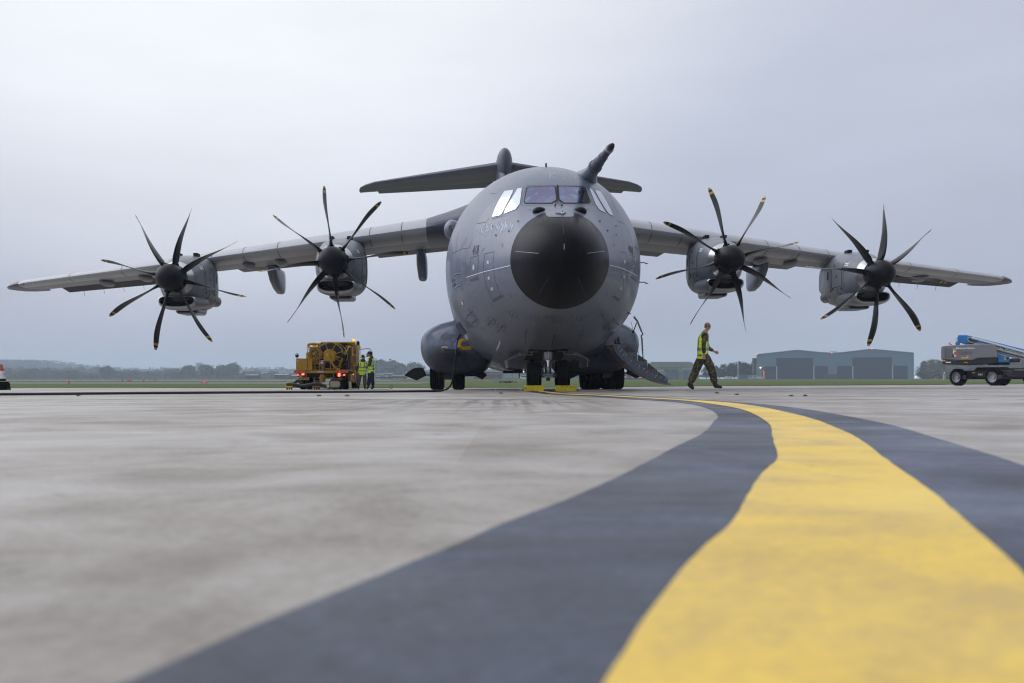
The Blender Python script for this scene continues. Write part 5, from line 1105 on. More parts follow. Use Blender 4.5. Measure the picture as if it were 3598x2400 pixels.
# turntable bracket and boom
TT = lpoly('turntable', [(1842, 640), (2000, 690), (2040, 690), (2038, 800), (1840, 805)], -.75, .75, M_lb); flat('warning_label', 1955, 708, 1985, 760, M_yelpaint, TT, .008, -.752)
b = MB(); p = B_(2003, 725); b.lathe([(.07, -.80), (.07, -.75)], (p.x, 0, p.z), (0, 1, 0), 16); b.build('pivot_pin', M_lk, TT)
lpoly('rear_beam', [(2040, 740), (2220, 735), (2215, 795), (2040, 800)], -.5, .5, M_lk); b = MB(); b.tube([B_(2050, 730, -.3), B_(2170, 715, -.3)], .05, 10); b.build('lift_cylinder', M_silver, TT)
BM = lpoly('boom', [(1160, 330), (1180, 285), (1310, 290), (2700, 690), (2700, 840), (1500, 470), (1390, 450), (1250, 440), (1165, 410)], -.32, .32, M_lb)
lpoly('boom_top_edge', [(1310, 286), (2700, 686), (2700, 700), (1310, 300)], -.30, .30, mat('light_blue', (.10, .30, .58), .4), BM, bevel=0)
lpoly('boom_rail', [(1400, 335), (1440, 335), (2700, 725), (2700, 765), (1440, 372), (1400, 365)], -.52, -.36, M_lw, BM)
lpoly('lower_boom', [(1240, 400), (1500, 460), (2700, 850), (2700, 890), (1480, 520), (1240, 440)], -.2, .2, M_lw, BM)
lpoly('cable_track', [(1335, 345), (1360, 330), (1400, 340), (1395, 355), (1360, 352), (1358, 395), (1480, 440), (2700, 810), (2700, 835), (1460, 465), (1345, 415)], -.56, -.40, M_track, BM)
for tx, x0, y0, x1, y1, h in (('Nationwide', 1530, 462, 1940, 590, 52), ('Platforms', 1965, 595, 2280, 690, 58)):
    text_on('boom_lettering', tx, B_(x0, y0 - 8, -.326), B_(x1, y1) - B_(x0, y0), B_(x0, y0 - h) - B_(x0, y0), M_labw, BM, bold=True)
b = MB(); b.tube([B_(1140, 352, -.1), B_(1165, 352, -.1), B_(1125, 352, -.1), B_(1135, 395, -.1), B_(1160, 405, -.1)], .014, 5); b.build('boom_bracket', M_lb, BM)
b = MB(); p = B_(1165, 445); b.lathe([(.10, -.3), (.13, -.28), (.13, .3)], (p.x, 0, p.z), (0, 1, 0), 18); b.build('boom_pivot', M_lb, BL)
b = MB(); b.tube([B_(1070, 468, -.2), B_(1040, 455, -.2), B_(1025, 455, -.2)], .02, 6); b.build('beacon_arm', M_lk, BD); b = MB(); b.lathe([(.05, 0), (.055, .10)], B_(1026, 452, -.2), (0, 0, 1), 12); b.build('beacon_lens', mat('beacon_orange', (.55, .08, .03), .3, emit=(1, .15, .05), estr=.3), BD)
b = MB(); b.lathe([(.62, 0), (.62, .16)], B_(1860, 845), (0, 0, 1), 26); b.build('slew_ring', M_lk, BL)
# chassis turned under the superstructure
CHx = thing('t', None, None); bpy.data.objects.remove(CHx)
th = R(-40); cxx = B_(1760, 0).x
def Cc(u, v, z): return Vector((cxx + u * math.cos(th) - v * math.sin(th), u * math.sin(th) + v * math.cos(th), z))
b = MB(); b.box((cxx, 0, .72), (3.6, 1.0, .42), rot=(0, 0, th)); b.box((cxx, 0, 1.0), (2.0, 1.0, .25), rot=(0, 0, th), tap=.8); b.box(Cc(-1.25, 0, .52), (.3, 1.9, .26), rot=(0, 0, th)); b.box(Cc(1.25, 0, .52), (.3, 1.9, .26), rot=(0, 0, th)); CS = b.build('chassis', M_lk, BL, bevel=.03)
b = MB(); b.box((cxx + 1.9, .25, .85), (2.6, 1.2, .42)); b.build('platform_frame', M_lk, BL, bevel=.03)
text_on('chassis_lettering', 'Nationwide Platforms', B_(2128, 948, -.352), B_(2285, 948) - B_(2128, 948), B_(2128, 930) - B_(2128, 948), M_labw, CS, bold=True)
n_ = Cc(0, -1, 0) - Cc(0, 0, 0); e_ = Cc(-1, 0, 0) - Cc(0, 0, 0)
b = MB(); p = Cc(-.62, -.506, .62); text_on('phone_lettering', '034', p, Cc(.32, 0, 0) - Cc(0, 0, 0), (0, 0, .13), M_labw, CS, bold=True)
for x0, m in ((-1.15, M_yelpaint),): b = MB(); b.box(Cc(-.95, -.507, .80), (.22, .01, .07), rot=(0, 0, th)); b.build('warning_label', m, CS)
def lug_wheel(pos, rz):
    r, w = .52, .42; h = w / 2; b = MB(); M4 = Matrix.Translation(pos) @ Matrix.Rotation(rz, 4, 'Z')
    def tr(mb, k0): mb.v[k0:] = [tuple(M4 @ Vector(v)) for v in mb.v[k0:]]
    b.lathe([(r * .62, -h), (r * .9, -h), (r * .94, -h * .8), (r * .94, h * .8), (r * .9, h), (r * .62, h)], (0, 0, 0), (0, 1, 0), 36, cap=False)
    for k in range(20):
        for s in (-1, 1):
            a = 2 * math.pi * (k + (.5 if s > 0 else 0)) / 20; q = Vector((math.cos(a) * r * .965, s * h * .5, math.sin(a) * r * .965)); k0 = len(b.v); b.box((0, 0, 0), (.06, w * .56, .055)); 
            Mr = Matrix.Translation(q) @ Matrix.Rotation(-a, 4, 'Y') @ Matrix.Rotation(s * .35, 4, 'X'); b.v[k0:] = [tuple(Mr @ Vector(v)) for v in b.v[k0:]]
    tr(b, 0); wo = b.build('wheel', M_tyre, BL, smooth=30)
    b = MB(); b.lathe([(.33, -h * .98), (.30, -h * .9), (.29, -h * .4), (.25, -h * .25), (.12, -h * .2), (.10, -h * .55), (.0, -h * .56)], (0, 0, 0), (0, 1, 0), 28, cap=False); b.lathe([(.31, h * .9), (.1, h * .8), (0, h * .8)], (0, 0, 0), (0, 1, 0), 24, cap=False); tr(b, 0); b.build('rim', mat('rim_grey', (.26, .26, .28), .4, metal=.3) if 'rim_grey' not in bpy.data.materials else bpy.data.materials['rim_grey'], wo)
for zx, zy, y, rz in ((1175, 1065, .75, th), (1790, 1062, -1.0, th), (2420, 1050, .45, th), (1930, 1050, 2.1, th)): p = B_(zx, zy); lug_wheel(Vector((p.x, y, .52)), rz)
# ================================================================ PEOPLE
M_skin = mat('skin', (.42, .24, .17), .55, var=.08, scale=20)
M_skin2 = mat('ruddy_skin', (.36, .19, .14), .55)
def camo(name, cols, sc=16):
    m, t, b = node_mat(name); c = t.nodes.new('ShaderNodeTexCoord'); mpg = t.nodes.new('ShaderNodeMapping'); n = t.nodes.new('ShaderNodeTexNoise'); r = t.nodes.new('ShaderNodeValToRGB')
    n.inputs['Scale'].default_value = sc; n.inputs['Detail'].default_value = 5; n.inputs['Distortion'].default_value = 1.2; mpg.inputs['Scale'].default_value = (1, 1, .8); t.links.new(c.outputs['Object'], mpg.inputs[0]); t.links.new(mpg.outputs[0], n.inputs['Vector']); t.links.new(n.outputs['Fac'], r.inputs[0]); t.links.new(r.outputs[0], b.inputs['Base Color'])
    r.color_ramp.interpolation = 'CONSTANT'; stops(r, cols); b.inputs['Roughness'].default_value = .9; return m
dk, br, gr, tn, pl_ = (.012, .010, .007), (.045, .036, .020), (.060, .062, .028), (.16, .13, .075), (.36, .33, .22)
M_camo = camo('multi_terrain_camouflage', [(0, dk), (.40, br), (.45, gr), (.485, dk), (.51, tn), (.535, br), (.57, gr), (.59, pl_), (.615, dk), (.65, tn)], 11)
M_camod = camo('dark_camouflage_smock', [(0, (.008, .010, .006)), (.42, (.03, .034, .018)), (.5, (.055, .06, .03)), (.6, (.10, .09, .05)), (.66, (.03, .03, .02))])
M_camol = camo('pale_camouflage_trousers', [(0, (.06, .05, .035)), (.42, (.13, .11, .08)), (.52, (.20, .17, .13)), (.60, (.10, .09, .06)), (.66, (.28, .25, .20))], 14)
M_vest = mat('hi_vis_yellow', (.62, .86, .02), .6, var=.06, scale=5, emit=(.45, .65, .0), estr=.10)
M_refl = mat('reflective_tape', (.33, .35, .38), .35, metal=.3)
M_boot = mat('brown_boot', (.022, .014, .010), .6)
M_bootk = mat('black_boot', (.010, .010, .012), .6)
M_navy = mat('navy_trousers', (.010, .018, .038), .85, var=.3, scale=9)
M_olive = mat('olive_jumper', (.035, .038, .024), .9, var=.2, scale=12)
M_hair = mat('dark_hair', (.012, .010, .009), .8); M_hairg = mat('cropped_hair', (.10, .075, .06), .9)
def skin_mesh(name, joints, edges, root, mats, parent, levels=2, keep=None, matfn=None):
    me = bpy.data.meshes.new(name); ks = list(joints); ix = {k: i for i, k in enumerate(ks)}
    me.from_pydata([joints[k][0] for k in ks], [(ix[a], ix[b_]) for a, b_ in edges], []); o = bpy.data.objects.new(name, me); COL.objects.link(o)
    md = o.modifiers.new('skin', 'SKIN'); md.use_smooth_shade = True
    for k in ks:
        r = joints[k][1]; v = me.skin_vertices[0].data[ix[k]]; v.radius = (r, r) if isinstance(r, (int, float)) else r; v.use_root = (k == root)
    sb = o.modifiers.new('sub', 'SUBSURF'); sb.levels = levels; sb.render_levels = levels
    bpy.context.view_layer.update(); dg = bpy.context.evaluated_depsgraph_get(); nm = bpy.data.meshes.new_from_object(o.evaluated_get(dg)); bpy.data.objects.remove(o)
    for m in mats: nm.materials.append(m)
    if matfn:
        for p in nm.polygons: p.material_index = matfn(p.center)
    for p in nm.polygons: p.use_smooth = True
    o = bpy.data.objects.new(name, nm); COL.objects.link(o); o.parent = parent; return o
def hand(J, E_, wrist, elbow, tag_, side, curl=.5):
    """palm, four unequal fingers and a thumb, all growing from the wrist joint"""
    w = Vector(J[wrist][0]); d = (w - Vector(J[elbow][0])).normalized(); up = Vector((0, 0, 1)); n = d.cross(up)
    n = n.normalized() if n.length > .1 else Vector((0, 1, 0)); s = n * side; f = d.cross(n).normalized()
    palm = tag_ + 'palm'; J[palm] = (w + d * .075, (.036, .022)); E_.append((wrist, palm))
    for i, (o_, l) in enumerate(((-.028, .070), (-.010, .080), (.010, .074), (.027, .058))):
        a, b_, c_ = (tag_ + 'f%d%s' % (i, q) for q in 'abc'); base = w + d * .095 + f * o_; k = curl
        J[a] = (base, .010); J[b_] = (base + d * l * .5 + s * l * .25 * k, .009); J[c_] = (base + d * l * (.95 - .55 * k) + s * l * .75 * k, .0075); E_ += [(palm, a), (a, b_), (b_, c_)]
    a, b_ = tag_ + 'ta', tag_ + 'tb'; J[a] = (w + d * .055 - f * .042, .011); J[b_] = (w + d * .10 - f * .052 + s * .02, .009); E_ += [(palm, a), (a, b_)]
def person(label, loc, rz, P, top, legs, boots, group, hair=None, skin=M_skin, curl=.5, build=1.0):
    t = thing('person', label, 'person', loc, rz, group)
    V = Vector; J = {}; E_ = []
    def j(k, p, r): J[k] = (V(p), r)
    j('pel', P['pel'], (.13 * build, .10)); j('waist', P['waist'], (.125 * build, .10)); j('chest', P['chest'], (.15 * build, .11)); j('neckb', P['neckb'], .062); j('neck', P['neck'], .052); j('jaw', P['jaw'], (.062, .066)); j('head', P['head'], (.076, .088)); j('crown', P['crown'], (.062, .074)) 
    E_ += [('pel', 'waist'), ('waist', 'chest'), ('chest', 'neckb'), ('neckb', 'neck'), ('neck', 'jaw'), ('jaw', 'head'), ('head', 'crown')]
    for s in 'lr':
        j('sh' + s, P['sh' + s], .062); j('el' + s, P['el' + s], .040); j('wr' + s, P['wr' + s], .027); E_ += [('chest', 'sh' + s), ('sh' + s, 'el' + s), ('el' + s, 'wr' + s)]
        j('hip' + s, P['hip' + s], .085); j('kn' + s, P['kn' + s], .055); j('an' + s, P['an' + s], .040); j('to' + s, P['to' + s], .034); E_ += [('pel', 'hip' + s), ('hip' + s, 'kn' + s), ('kn' + s, 'an' + s), ('an' + s, 'to' + s)]
    hand(J, E_, 'wrl', 'ell', 'l', 1, curl); hand(J, E_, 'wrr', 'elr', 'r', -1, curl)
    body = skin_mesh('body', J, E_, 'pel', [skin], t)
    # face: brow, nose, ears, eyes shaped on to the head
    hd, cr, jw = V(P['head']), V(P['crown']), V(P['jaw']); fwd = V(P['face']).normalized(); upv = (cr - hd).normalized(); rt = fwd.cross(upv).normalized()
    b = MB(); c = hd + fwd * .088 - upv * .012; b.tube([c + upv * .03 - fwd * .008, c + fwd * .010 - upv * .005, c + fwd * .020 - upv * .022, c - upv * .034], [.008, .011, .015, .008], 8)
    for s in (-1, 1): b.lathe([(.006, 0), (.028, .006), (.031, .016), (.012, .02)], hd + rt * s * .078 - upv * .012 - fwd * .005, rt * s + V((0, 0, .05)), 12)
    b.build('nose_and_ears', skin, body, smooth=80)
    b = MB()
    for s in (-1, 1): b.blob(hd + fwd * .083 + rt * s * .030 + upv * .012, .010, 5)
    b.tube([c - upv * .052 - rt * .02 - fwd * .006, c - upv * .052 + rt * .02 - fwd * .006], .005, 5); b.build('eyes_and_mouth', mat('face_dark', (.05, .03, .03), .5) if 'face_dark' not in bpy.data.materials else bpy.data.materials['face_dark'], body)
    if hair:
        b = MB(); q = hd + upv * .022 - fwd * .012; rg = []
        for i in range(9):
            a = math.pi * i / 8 * .56; rg.append([q + upv * (.098 * math.cos(a) + .02) + (fwd * math.cos(u) * .096 * (1 if math.cos(u) < 0 else .90) + rt * math.sin(u) * .086) * max(.02, math.sin(a)) + (-fwd * .014 - upv * .035 * (1 if math.cos(u) < -.2 else 0)) * (i / 8) for u in [2 * math.pi * k / 18 for k in range(18)]])
        b.loft(rg); b.build('hair', hair, body, smooth=80)
        if hair is M_hair: b = MB(); b.tube([jw + fwd * .03 - rt * .05, jw + fwd * .075 - upv * .02, jw + fwd * .03 + rt * .05], [.02, .028, .02], 8); b.build('beard', hair, body)
    # trousers
    G = {'pel': (V(P['pel']), (.155 * build, .125)), 'wt': (V(P['pel']).lerp(V(P['waist']), .55), (.15 * build, .12))}; Eg = [('pel', 'wt')]
    for s in 'lr':
        an = V(P['an' + s]); kn = V(P['kn' + s]); hp = V(P['hip' + s])
        q_ = build ** 1.6; G['h' + s] = (hp, .120 * q_); G['m' + s] = (hp.lerp(kn, .55), .116 * q_); G['k' + s] = (kn, .096 * q_); G['c' + s] = (kn.lerp(an, .45), .100 * q_); G['b' + s] = (kn.lerp(an, .90), .086 * q_); Eg += [('pel', 'h' + s), ('h' + s, 'm' + s), ('m' + s, 'k' + s), ('k' + s, 'c' + s), ('c' + s, 'b' + s)]
    skin_mesh('trousers', G, Eg, 'pel', [legs], t)
    # jacket
    G = {'pel': (V(P['pel']).lerp(V(P['waist']), .15), (.165 * build, .13)), 'w': (V(P['waist']), (.158 * build, .13)), 'c': (V(P['chest']), (.178 * build, .135)), 'n': (V(P['neckb']), .080), 'n2': (V(P['neckb']).lerp(V(P['neck']), .6), .068)}; Eg = [('pel', 'w'), ('w', 'c'), ('c', 'n'), ('n', 'n2')]
    for s in 'lr':
        sh, el, wr = V(P['sh' + s]), V(P['el' + s]), V(P['wr' + s]); G['s' + s] = (sh, .082); G['u' + s] = (sh.lerp(el, .5), .068); G['e' + s] = (el, .062); G['f' + s] = (el.lerp(wr, .6), .056); G['v' + s] = (el.lerp(wr, .93), .044); Eg += [('c', 's' + s), ('s' + s, 'u' + s), ('u' + s, 'e' + s), ('e' + s, 'f' + s), ('f' + s, 'v' + s)]
    jk = skin_mesh('jacket', G, Eg, 'w', [top], t)
    # boots
    for s in 'lr':
        an, kn, to = V(P['an' + s]), V(P['kn' + s]), V(P['to' + s]); d = (to - an); up_ = (kn - an).normalized(); dn = -up_
        fl = d.normalized(); heel = an - fl * .055 + (dn * .055); b = MB()
        G = {'a': (an + up_ * .09, .062), 'b': (an, .060), 'h': (heel, .045), 'm': (an.lerp(to, .55) + V((0, 0, -.012)), (.046, .05)), 't': (to, (.040, .046))}
        skin_mesh('boot', G, [('a', 'b'), ('b', 'h'), ('b', 'm'), ('m', 't')], 'b', [boots], t)
    return t, jk
def vest(t, P, build=1.0, hem=-.06, hood=None):
    """waistcoat shell round the torso with two hoops and two braces of reflective tape"""
    V = Vector; pel, wa, ch, nb = V(P['pel']), V(P['waist']), V(P['chest']), V(P['neckb']); ax = V(P['shl']) - V(P['shr']); ax.z = 0; ax.normalize(); fw_ = V((0, 0, 1)).cross(ax) ; fw_.normalize()
    rg = []; n = 28
    prof = [(-.10 + hem, .178, .155), (0, .178, .152), (.12, .176, .150), (.25, .182, .152), (.36, .186, .150), (.44, .172, .138), (.50, .130, .112), (.535, .088, .088)]
    H = nb - pel; L_ = H.length
    def ctr(h): 
        k = h / .535
        return pel.lerp(wa, k * 3) if k < 1 / 3 else (wa.lerp(ch, (k - 1 / 3) * 3) if k < 2 / 3 else ch.lerp(nb, (k - 2 / 3) * 3)) if k > 0 else pel + (pel - wa).normalized() * (-h)
    def pt(h, w, d, a, g=0): return ctr(h) + ax * (w * build + g) * math.cos(a) + fw_ * (d + g) * math.sin(a)
    b = MB(); b.loft([[pt(h, w, d, 2 * math.pi * i / n) for i in range(n)] for h, w, d in prof], cap=False); v = b.build('hi_vis_vest', M_vest, t, smooth=80)
    def wd(h): return lerp([(p[0], p[1]) for p in prof], h), lerp([(p[0], p[2]) for p in prof], h)
    b = MB()
    for h0 in (.02, .17):
        b.loft([[pt(h, *wd(h), 2 * math.pi * i / n, .004) for i in range(n)] for h in (h0, h0 + .05)], cap=False)
    for a0 in (R(58), R(122), R(-58), R(-122)):
        q = []
        for i in range(9):
            h = .20 + .29 * i / 8; aa = a0; w_, d_ = wd(h); q.append([pt(h, w_, d_, aa - R(9), .004), pt(h, w_, d_, aa + R(9), .004)])
        b.loft(q, cap=False, closed=False)
    b.build('reflective_bands', M_refl, v)
    return v
# the walking man: profile view, striding to the right, looking away
def wl(zx, zy, y=0.0): return Vector(((zx - 530) * .001429, y, (1405 - zy) * .001429))
P1 = dict(pel=wl(505, 760), waist=wl(500, 640), chest=wl(512, 420), neckb=wl(540, 290), neck=wl(570, 250), jaw=wl(600, 212, .0), head=wl(594, 172, .0), crown=wl(590, 142, 0), face=(.75, .62, -.02),
          shr=wl(515, 345, -.16), elr=wl(487, 545, -.23), wrr=wl(497, 715, -.22), shl=wl(560, 345, .16), ell=wl(628, 580, .22), wrl=wl(738, 645, .18),
          hipr=wl(560, 800, -.09), knr=wl(668, 1040, -.09), anr=wl(728, 1305, -.09), tor=wl(862, 1335, -.10), hipl=wl(465, 800, .09), knl=wl(380, 1020, .09), anl=wl(262, 1290, .09), tol=wl(345, 1375, .09))
wx_, wy_ = GX(2380 + 530 / 5.6, 28.2), 28.2
T1, J1 = person('bald man in camouflage and yellow vest striding across the apron past the stairs', (wx_, wy_, 0), 0, P1, M_camo, M_camo, M_boot, 'ground crew on the apron', None, M_skin, .9, 1.08)
vest(T1, P1, 1.04, .045); T1.scale = (1.04, 1.04, 1.04); b = MB()
for (x, y) in ((500, 412),): 
    p = wl(x, y, -.245); b.add([p + Vector((-.03, 0, .03)), p + Vector((.035, 0, .02)), p + Vector((.02, 0, -.03))], [(0, 1, 2)])
b.v = [(v[0], v[1] - .0, v[2]) for v in b.v]; q = b.build('arm_badge', M_red, T1, smooth=0)
bv_ = None
# stubble cap: cropped hair on the walking man
b = MB(); hd = Vector(P1['head']); fwd = Vector(P1['face']).normalized(); rg = []; rt = fwd.cross(Vector((0, 0, 1)))
for i in range(8):
    a = math.pi * i / 7 * .55; rg.append([hd + Vector((0, 0, .012 + .088 * math.cos(a))) - fwd * .006 + (fwd * math.cos(u) * .089 + rt * math.sin(u) * .0815) * max(.02, math.sin(a)) for u in [2 * math.pi * k / 18 for k in range(18)]])
b.loft(rg); b.build('cropped_hair', mat('shaved_hair', (.22, .15, .11), .8), T1, smooth=80)
# two men conferring beside the truck
def w2(zx, zy, x0, y=0.0): return Vector(((zx - x0) * .001913, y, (1405 - zy) * .001913))
a = lambda x, y, d=0: w2(x, y, 1715, d)
P2 = dict(pel=a(1735, 960), waist=a(1735, 870), chest=a(1745, 750, .0), neckb=a(1752, 670, .01), neck=a(1755, 645, .02), jaw=a(1757, 622, .04), head=a(1755, 600, .035), crown=a(1752, 582, .02), face=(.25, .95, -.18),
          shr=a(1815, 725, .02), elr=a(1835, 850, .14), wrr=a(1800, 880, .30), shl=a(1672, 730, .02), ell=a(1615, 850, -.02), wrl=a(1590, 950, .06),
          hipr=a(1785, 985), knr=a(1795, 1165, -.02), anr=a(1795, 1345), tor=a(1795, 1385, .16), hipl=a(1685, 985), knl=a(1650, 1165, -.02), anl=a(1630, 1345), tol=a(1620, 1385, .16))
P2['shl'], P2['shr'] = P2['shl'], P2['shr']
gx_, gy_ = GX(1030 + 1715 / 7.127, 47.7), 47.7
T2, _ = person('shorter man in camouflage and hooded smock under a yellow vest, back to the aircraft apron', (gx_, gy_, gz(gx_, gy_)), 0, P2, M_camod, M_camol, M_bootk, 'ground crew on the apron', M_hairg, M_skin2)
vest(T2, P2); b = MB(); b.blob(Vector(P2['neckb']) + Vector((0, -.08, -.03)), (.13, .09, .10), 8); b.build('hood', M_camod, T2)
a = lambda x, y, d=0: w2(x, y, 1930, d)
P3 = dict(pel=a(1955, 930), waist=a(1955, 830), chest=a(1945, 690), neckb=a(1930, 600), neck=a(1915, 575), jaw=a(1880, 560), head=a(1868, 525), crown=a(1875, 500), face=(-.85, -.1, -.5),
          shr=a(1945, 655, -.17), elr=a(1955, 780, -.22), wrr=a(1880, 815, -.20), shl=a(1925, 655, .17), ell=a(1925, 780, .22), wrl=a(1860, 790, .18),
          hipr=a(1975, 960, -.08), knr=a(1990, 1160, -.08), anr=a(2010, 1345, -.08), tor=a(1950, 1390, -.10), hipl=a(1925, 960, .08), knl=a(1900, 1160, .08), anl=a(1870, 1345, .08), tol=a(1850, 1388, -.02))
gx_ = GX(1030 + 1930 / 7.127, 47.5)
T3, _ = person('tall bearded man in dark trousers, olive jumper and yellow vest reading in his hands', (gx_, 47.5, gz(gx_, 47.5)), 0, P3, M_olive, M_navy, M_bootk, 'ground crew on the apron', M_hair, M_skin)
vest(T3, P3, hem=-.02); b = MB(); b.blob(Vector(P3['neckb']) + Vector((.07, 0, -.02)), (.09, .12, .09), 8); b.build('hood', M_olive, T3)
# ================================================================ BACKGROUND
M_hg = mat('hangar_cladding', (.12, .185, .24), .6, var=.05, scale=.3, stretch=(6, 6, .1))
M_hg2 = mat('hangar_side_cladding', (.13, .17, .24), .6, col2=(.24, .28, .34), scale=.25, stretch=(3, 3, .05), thr=(.5, .75))
M_hd = mat('hangar_door', (.028, .038, .062), .6, var=.05, scale=.4, stretch=(4, 4, .1))
M_post = mat('white_post', (.40, .44, .50), .6)
M_roofm = mat('old_roof', (.11, .125, .14), .7, var=.25, scale=.15, stretch=(1, 4, 1))
M_pgreen = mat('pale_green_wall', (.20, .24, .20), .7, var=.08, scale=.2)
M_brick = mat('brick_wall', (.16, .085, .07), .8, var=.2, scale=.8)
M_bgrey = mat('shed_grey', (.22, .25, .27), .7, var=.12, scale=.2)
M_dshed = mat('dark_shed', (.06, .07, .075), .8, var=.2, scale=.3)
M_wht = mat('white_vehicle', (.62, .63, .64), .4)
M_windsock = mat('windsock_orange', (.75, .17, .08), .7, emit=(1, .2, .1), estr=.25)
def place(px, D): x = GX(px, D); return (x, D, gz(x, D))
def local(t, px, py, D): return PX(px, py, D) - Vector(t.location)
# twin-gabled hangar
HD_ = 700; k = HD_ / F
t = thing('hangar', 'large twin-gabled blue grey hangar with dark doors beyond the grass', 'hangar', place(2930, HD_))
def hp(zx, zy, y=0): return Vector(((2600 + zx / 3.3586 - 2930) * k, y, max(0, (440 - zy) / 3.3586 * k) if zy < 440 else 0))
b = MB(); OL = [(195, 445), (195, 150), (670, 97), (1095, 137), (1550, 85), (2050, 130), (2050, 445)]
b.loft([[hp(*p) for p in OL], [hp(*p) + Vector((30, 90, 0)) for p in OL]]); HW = b.build('hangar_walls', M_hg, t, smooth=0)
b = MB(); b.add([hp(2052, 445, -.05), hp(2165, 445, 60), hp(2165, 130, 60) + Vector((0, 0, .3)), hp(2052, 130, -.05)], [(0, 1, 2, 3)]); b.add([hp(2050, 445, .3), hp(2163, 445, 60), hp(2163, 130, 60), hp(2050, 130, .3)], [(0, 1, 2, 3)]); b.build('side_wall', M_hg2, HW, smooth=0)
b = MB()
for a_, c_ in (((195, 150), (670, 97)), ((670, 97), (1095, 137)), ((1095, 137), (1550, 85)), ((1550, 85), (2050, 130))): b.tube([hp(*a_, -.2), hp(*c_, -.2)], .28, 5)
b.build('roof_edge', mat('roof_trim', (.16, .22, .26), .6), HW)
for x0, x1, y0 in ((428, 860, 190), (262, 426, 290), (870, 1036, 287), (1325, 1788, 183), (1147, 1323, 285), (1800, 1978, 282)):
    b = MB(); a_, c_ = hp(x0, 442), hp(x1, y0); b.box(((a_.x + c_.x) / 2, -.15, c_.z / 2), (c_.x - a_.x, .3, c_.z)); q = b.build('hangar_door', M_hd, t, smooth=0)
for x in (432, 870, 1329, 1799): b = MB(); c_ = hp(x, 285); b.box((c_.x, -.5, c_.z / 2), (.6, .5, c_.z)); b.build('door_guide_post', M_post, t, smooth=0)
b = MB(); b.box(hp(1060, 425, -2), (8, 3, 5)); b.build('plant_room', M_dshed, t, smooth=0)
b = MB()
for i in range(9): b.box(hp(1085 + i * 9, 130, 3), (.15, .15, 3.0))
b.box(hp(1120, 122, 3), (16, .15, .15)); b.build('roof_railing', M_dshed, HW, smooth=0)
for x, y, c_ in ((238, 305, (1, .8, .4)), (2066, 412, (1, .75, .4)), (198, 147, (1, .1, .1)), (1078, 134, (1, .1, .1)), (1550, 83, (1, .2, .2))):
    b = MB(); b.blob(hp(x, y, -1), .45 if y > 200 else .28, 5); b.build('hangar_lamp', glow_mat('lamp_glow', c_, 5), t)
t = thing('brick_tower', 'narrow dark brick tower against the end of the blue grey hangar', 'tower', place(2655, 715)); b = MB(); b.box((0, 0, 7.5), (4, 4, 15)); b.build('tower_shaft', mat('dark_brick', (.055, .045, .045), .8, var=.2, scale=.6), t, smooth=0)
b = MB()
for i in range(6): b.box((0, -2.02, 2 + i * 2.2), (1.2, .1, 1.0))
b.build('tower_louvres', M_dshed, t, smooth=0)
# old barrel-roofed hangar behind the stairs
D = 560; t = thing('old_hangar', 'old pale green hangar with curved roof beyond the boarding stairs', 'hangar', place(2330, D)); kk = D / F
def h2(px, py, y=0): return Vector(((px - 2330) * kk, y, (1333 - py) * kk))
arch = [(2396, 1333), (2396, 1291), (2402, 1283), (2408, 1277), (2415, 1272.5), (2422, 1271), (2430, 1273), (2437, 1279), (2443, 1286), (2447, 1292), (2456, 1294), (2456, 1333)]
b = MB(); P = [h2(2276 - 12, 1333), h2(2276 - 12, 1300), h2(2276 - 12, 1292), h2(2290, 1271), h2(2422, 1271), h2(2396, 1291), h2(2396, 1300), h2(2396, 1333)]
b.loft([P, [p + Vector((0, 28, 0)) for p in P]]); q = b.build('long_roof_and_side', [M_pgreen], t, smooth=0)
b = MB(); b.add([h2(2262, 1292, -.3), h2(2396, 1291, -.3), h2(2404, 1282, -.2), h2(2420, 1271, 6), h2(2290, 1271, 6)], [(0, 1, 2, 3, 4)]); b.build('roof', M_roofm, t, smooth=0)
b = MB(); b.loft([[h2(*p) + Vector((0, -.5, 0)) for p in arch], [h2(*p) + Vector((0, 30, 0)) for p in arch]]); b.build('gable_end', M_pgreen, t, smooth=0)
b = MB(); b.box(h2(2410, 1318, -.7), (3.2, .2, 4.8)); b.box(h2(2372, 1316, -.5), (4, .3, 5.5)); b.box(h2(2345, 1316, -.5), (4, .3, 5.5)); b.build('side_door', mat('blue_grey_door', (.12, .15, .19), .6), t, smooth=0)
b = MB(); b.box(h2(2426, 1296, -.7), (9.4, .2, .4)); b.box(h2(2330, 1302, -.5), (21, .3, .5)); b.build('wall_band', M_post, t, smooth=0)
t = thing('annex_building', 'low brick and pale block with small windows at the foot of the old hangar', 'building', place(2225, 540)); b = MB(); b.box((0, 0, 1.2), (34, 6, 2.4)); b.build('wall', M_brick, t, smooth=0); b = MB(); b.box((0, 0, 3.3), (34.5, 6.4, 1.8)); b.build('roof', M_pgreen, t, smooth=0)
for i in range(7): b = MB(); b.box((-9 + i * 4.2, -3.05, 1.4), (1.6, .12, 1.0)); b.build('window', M_glassw, t, smooth=0)
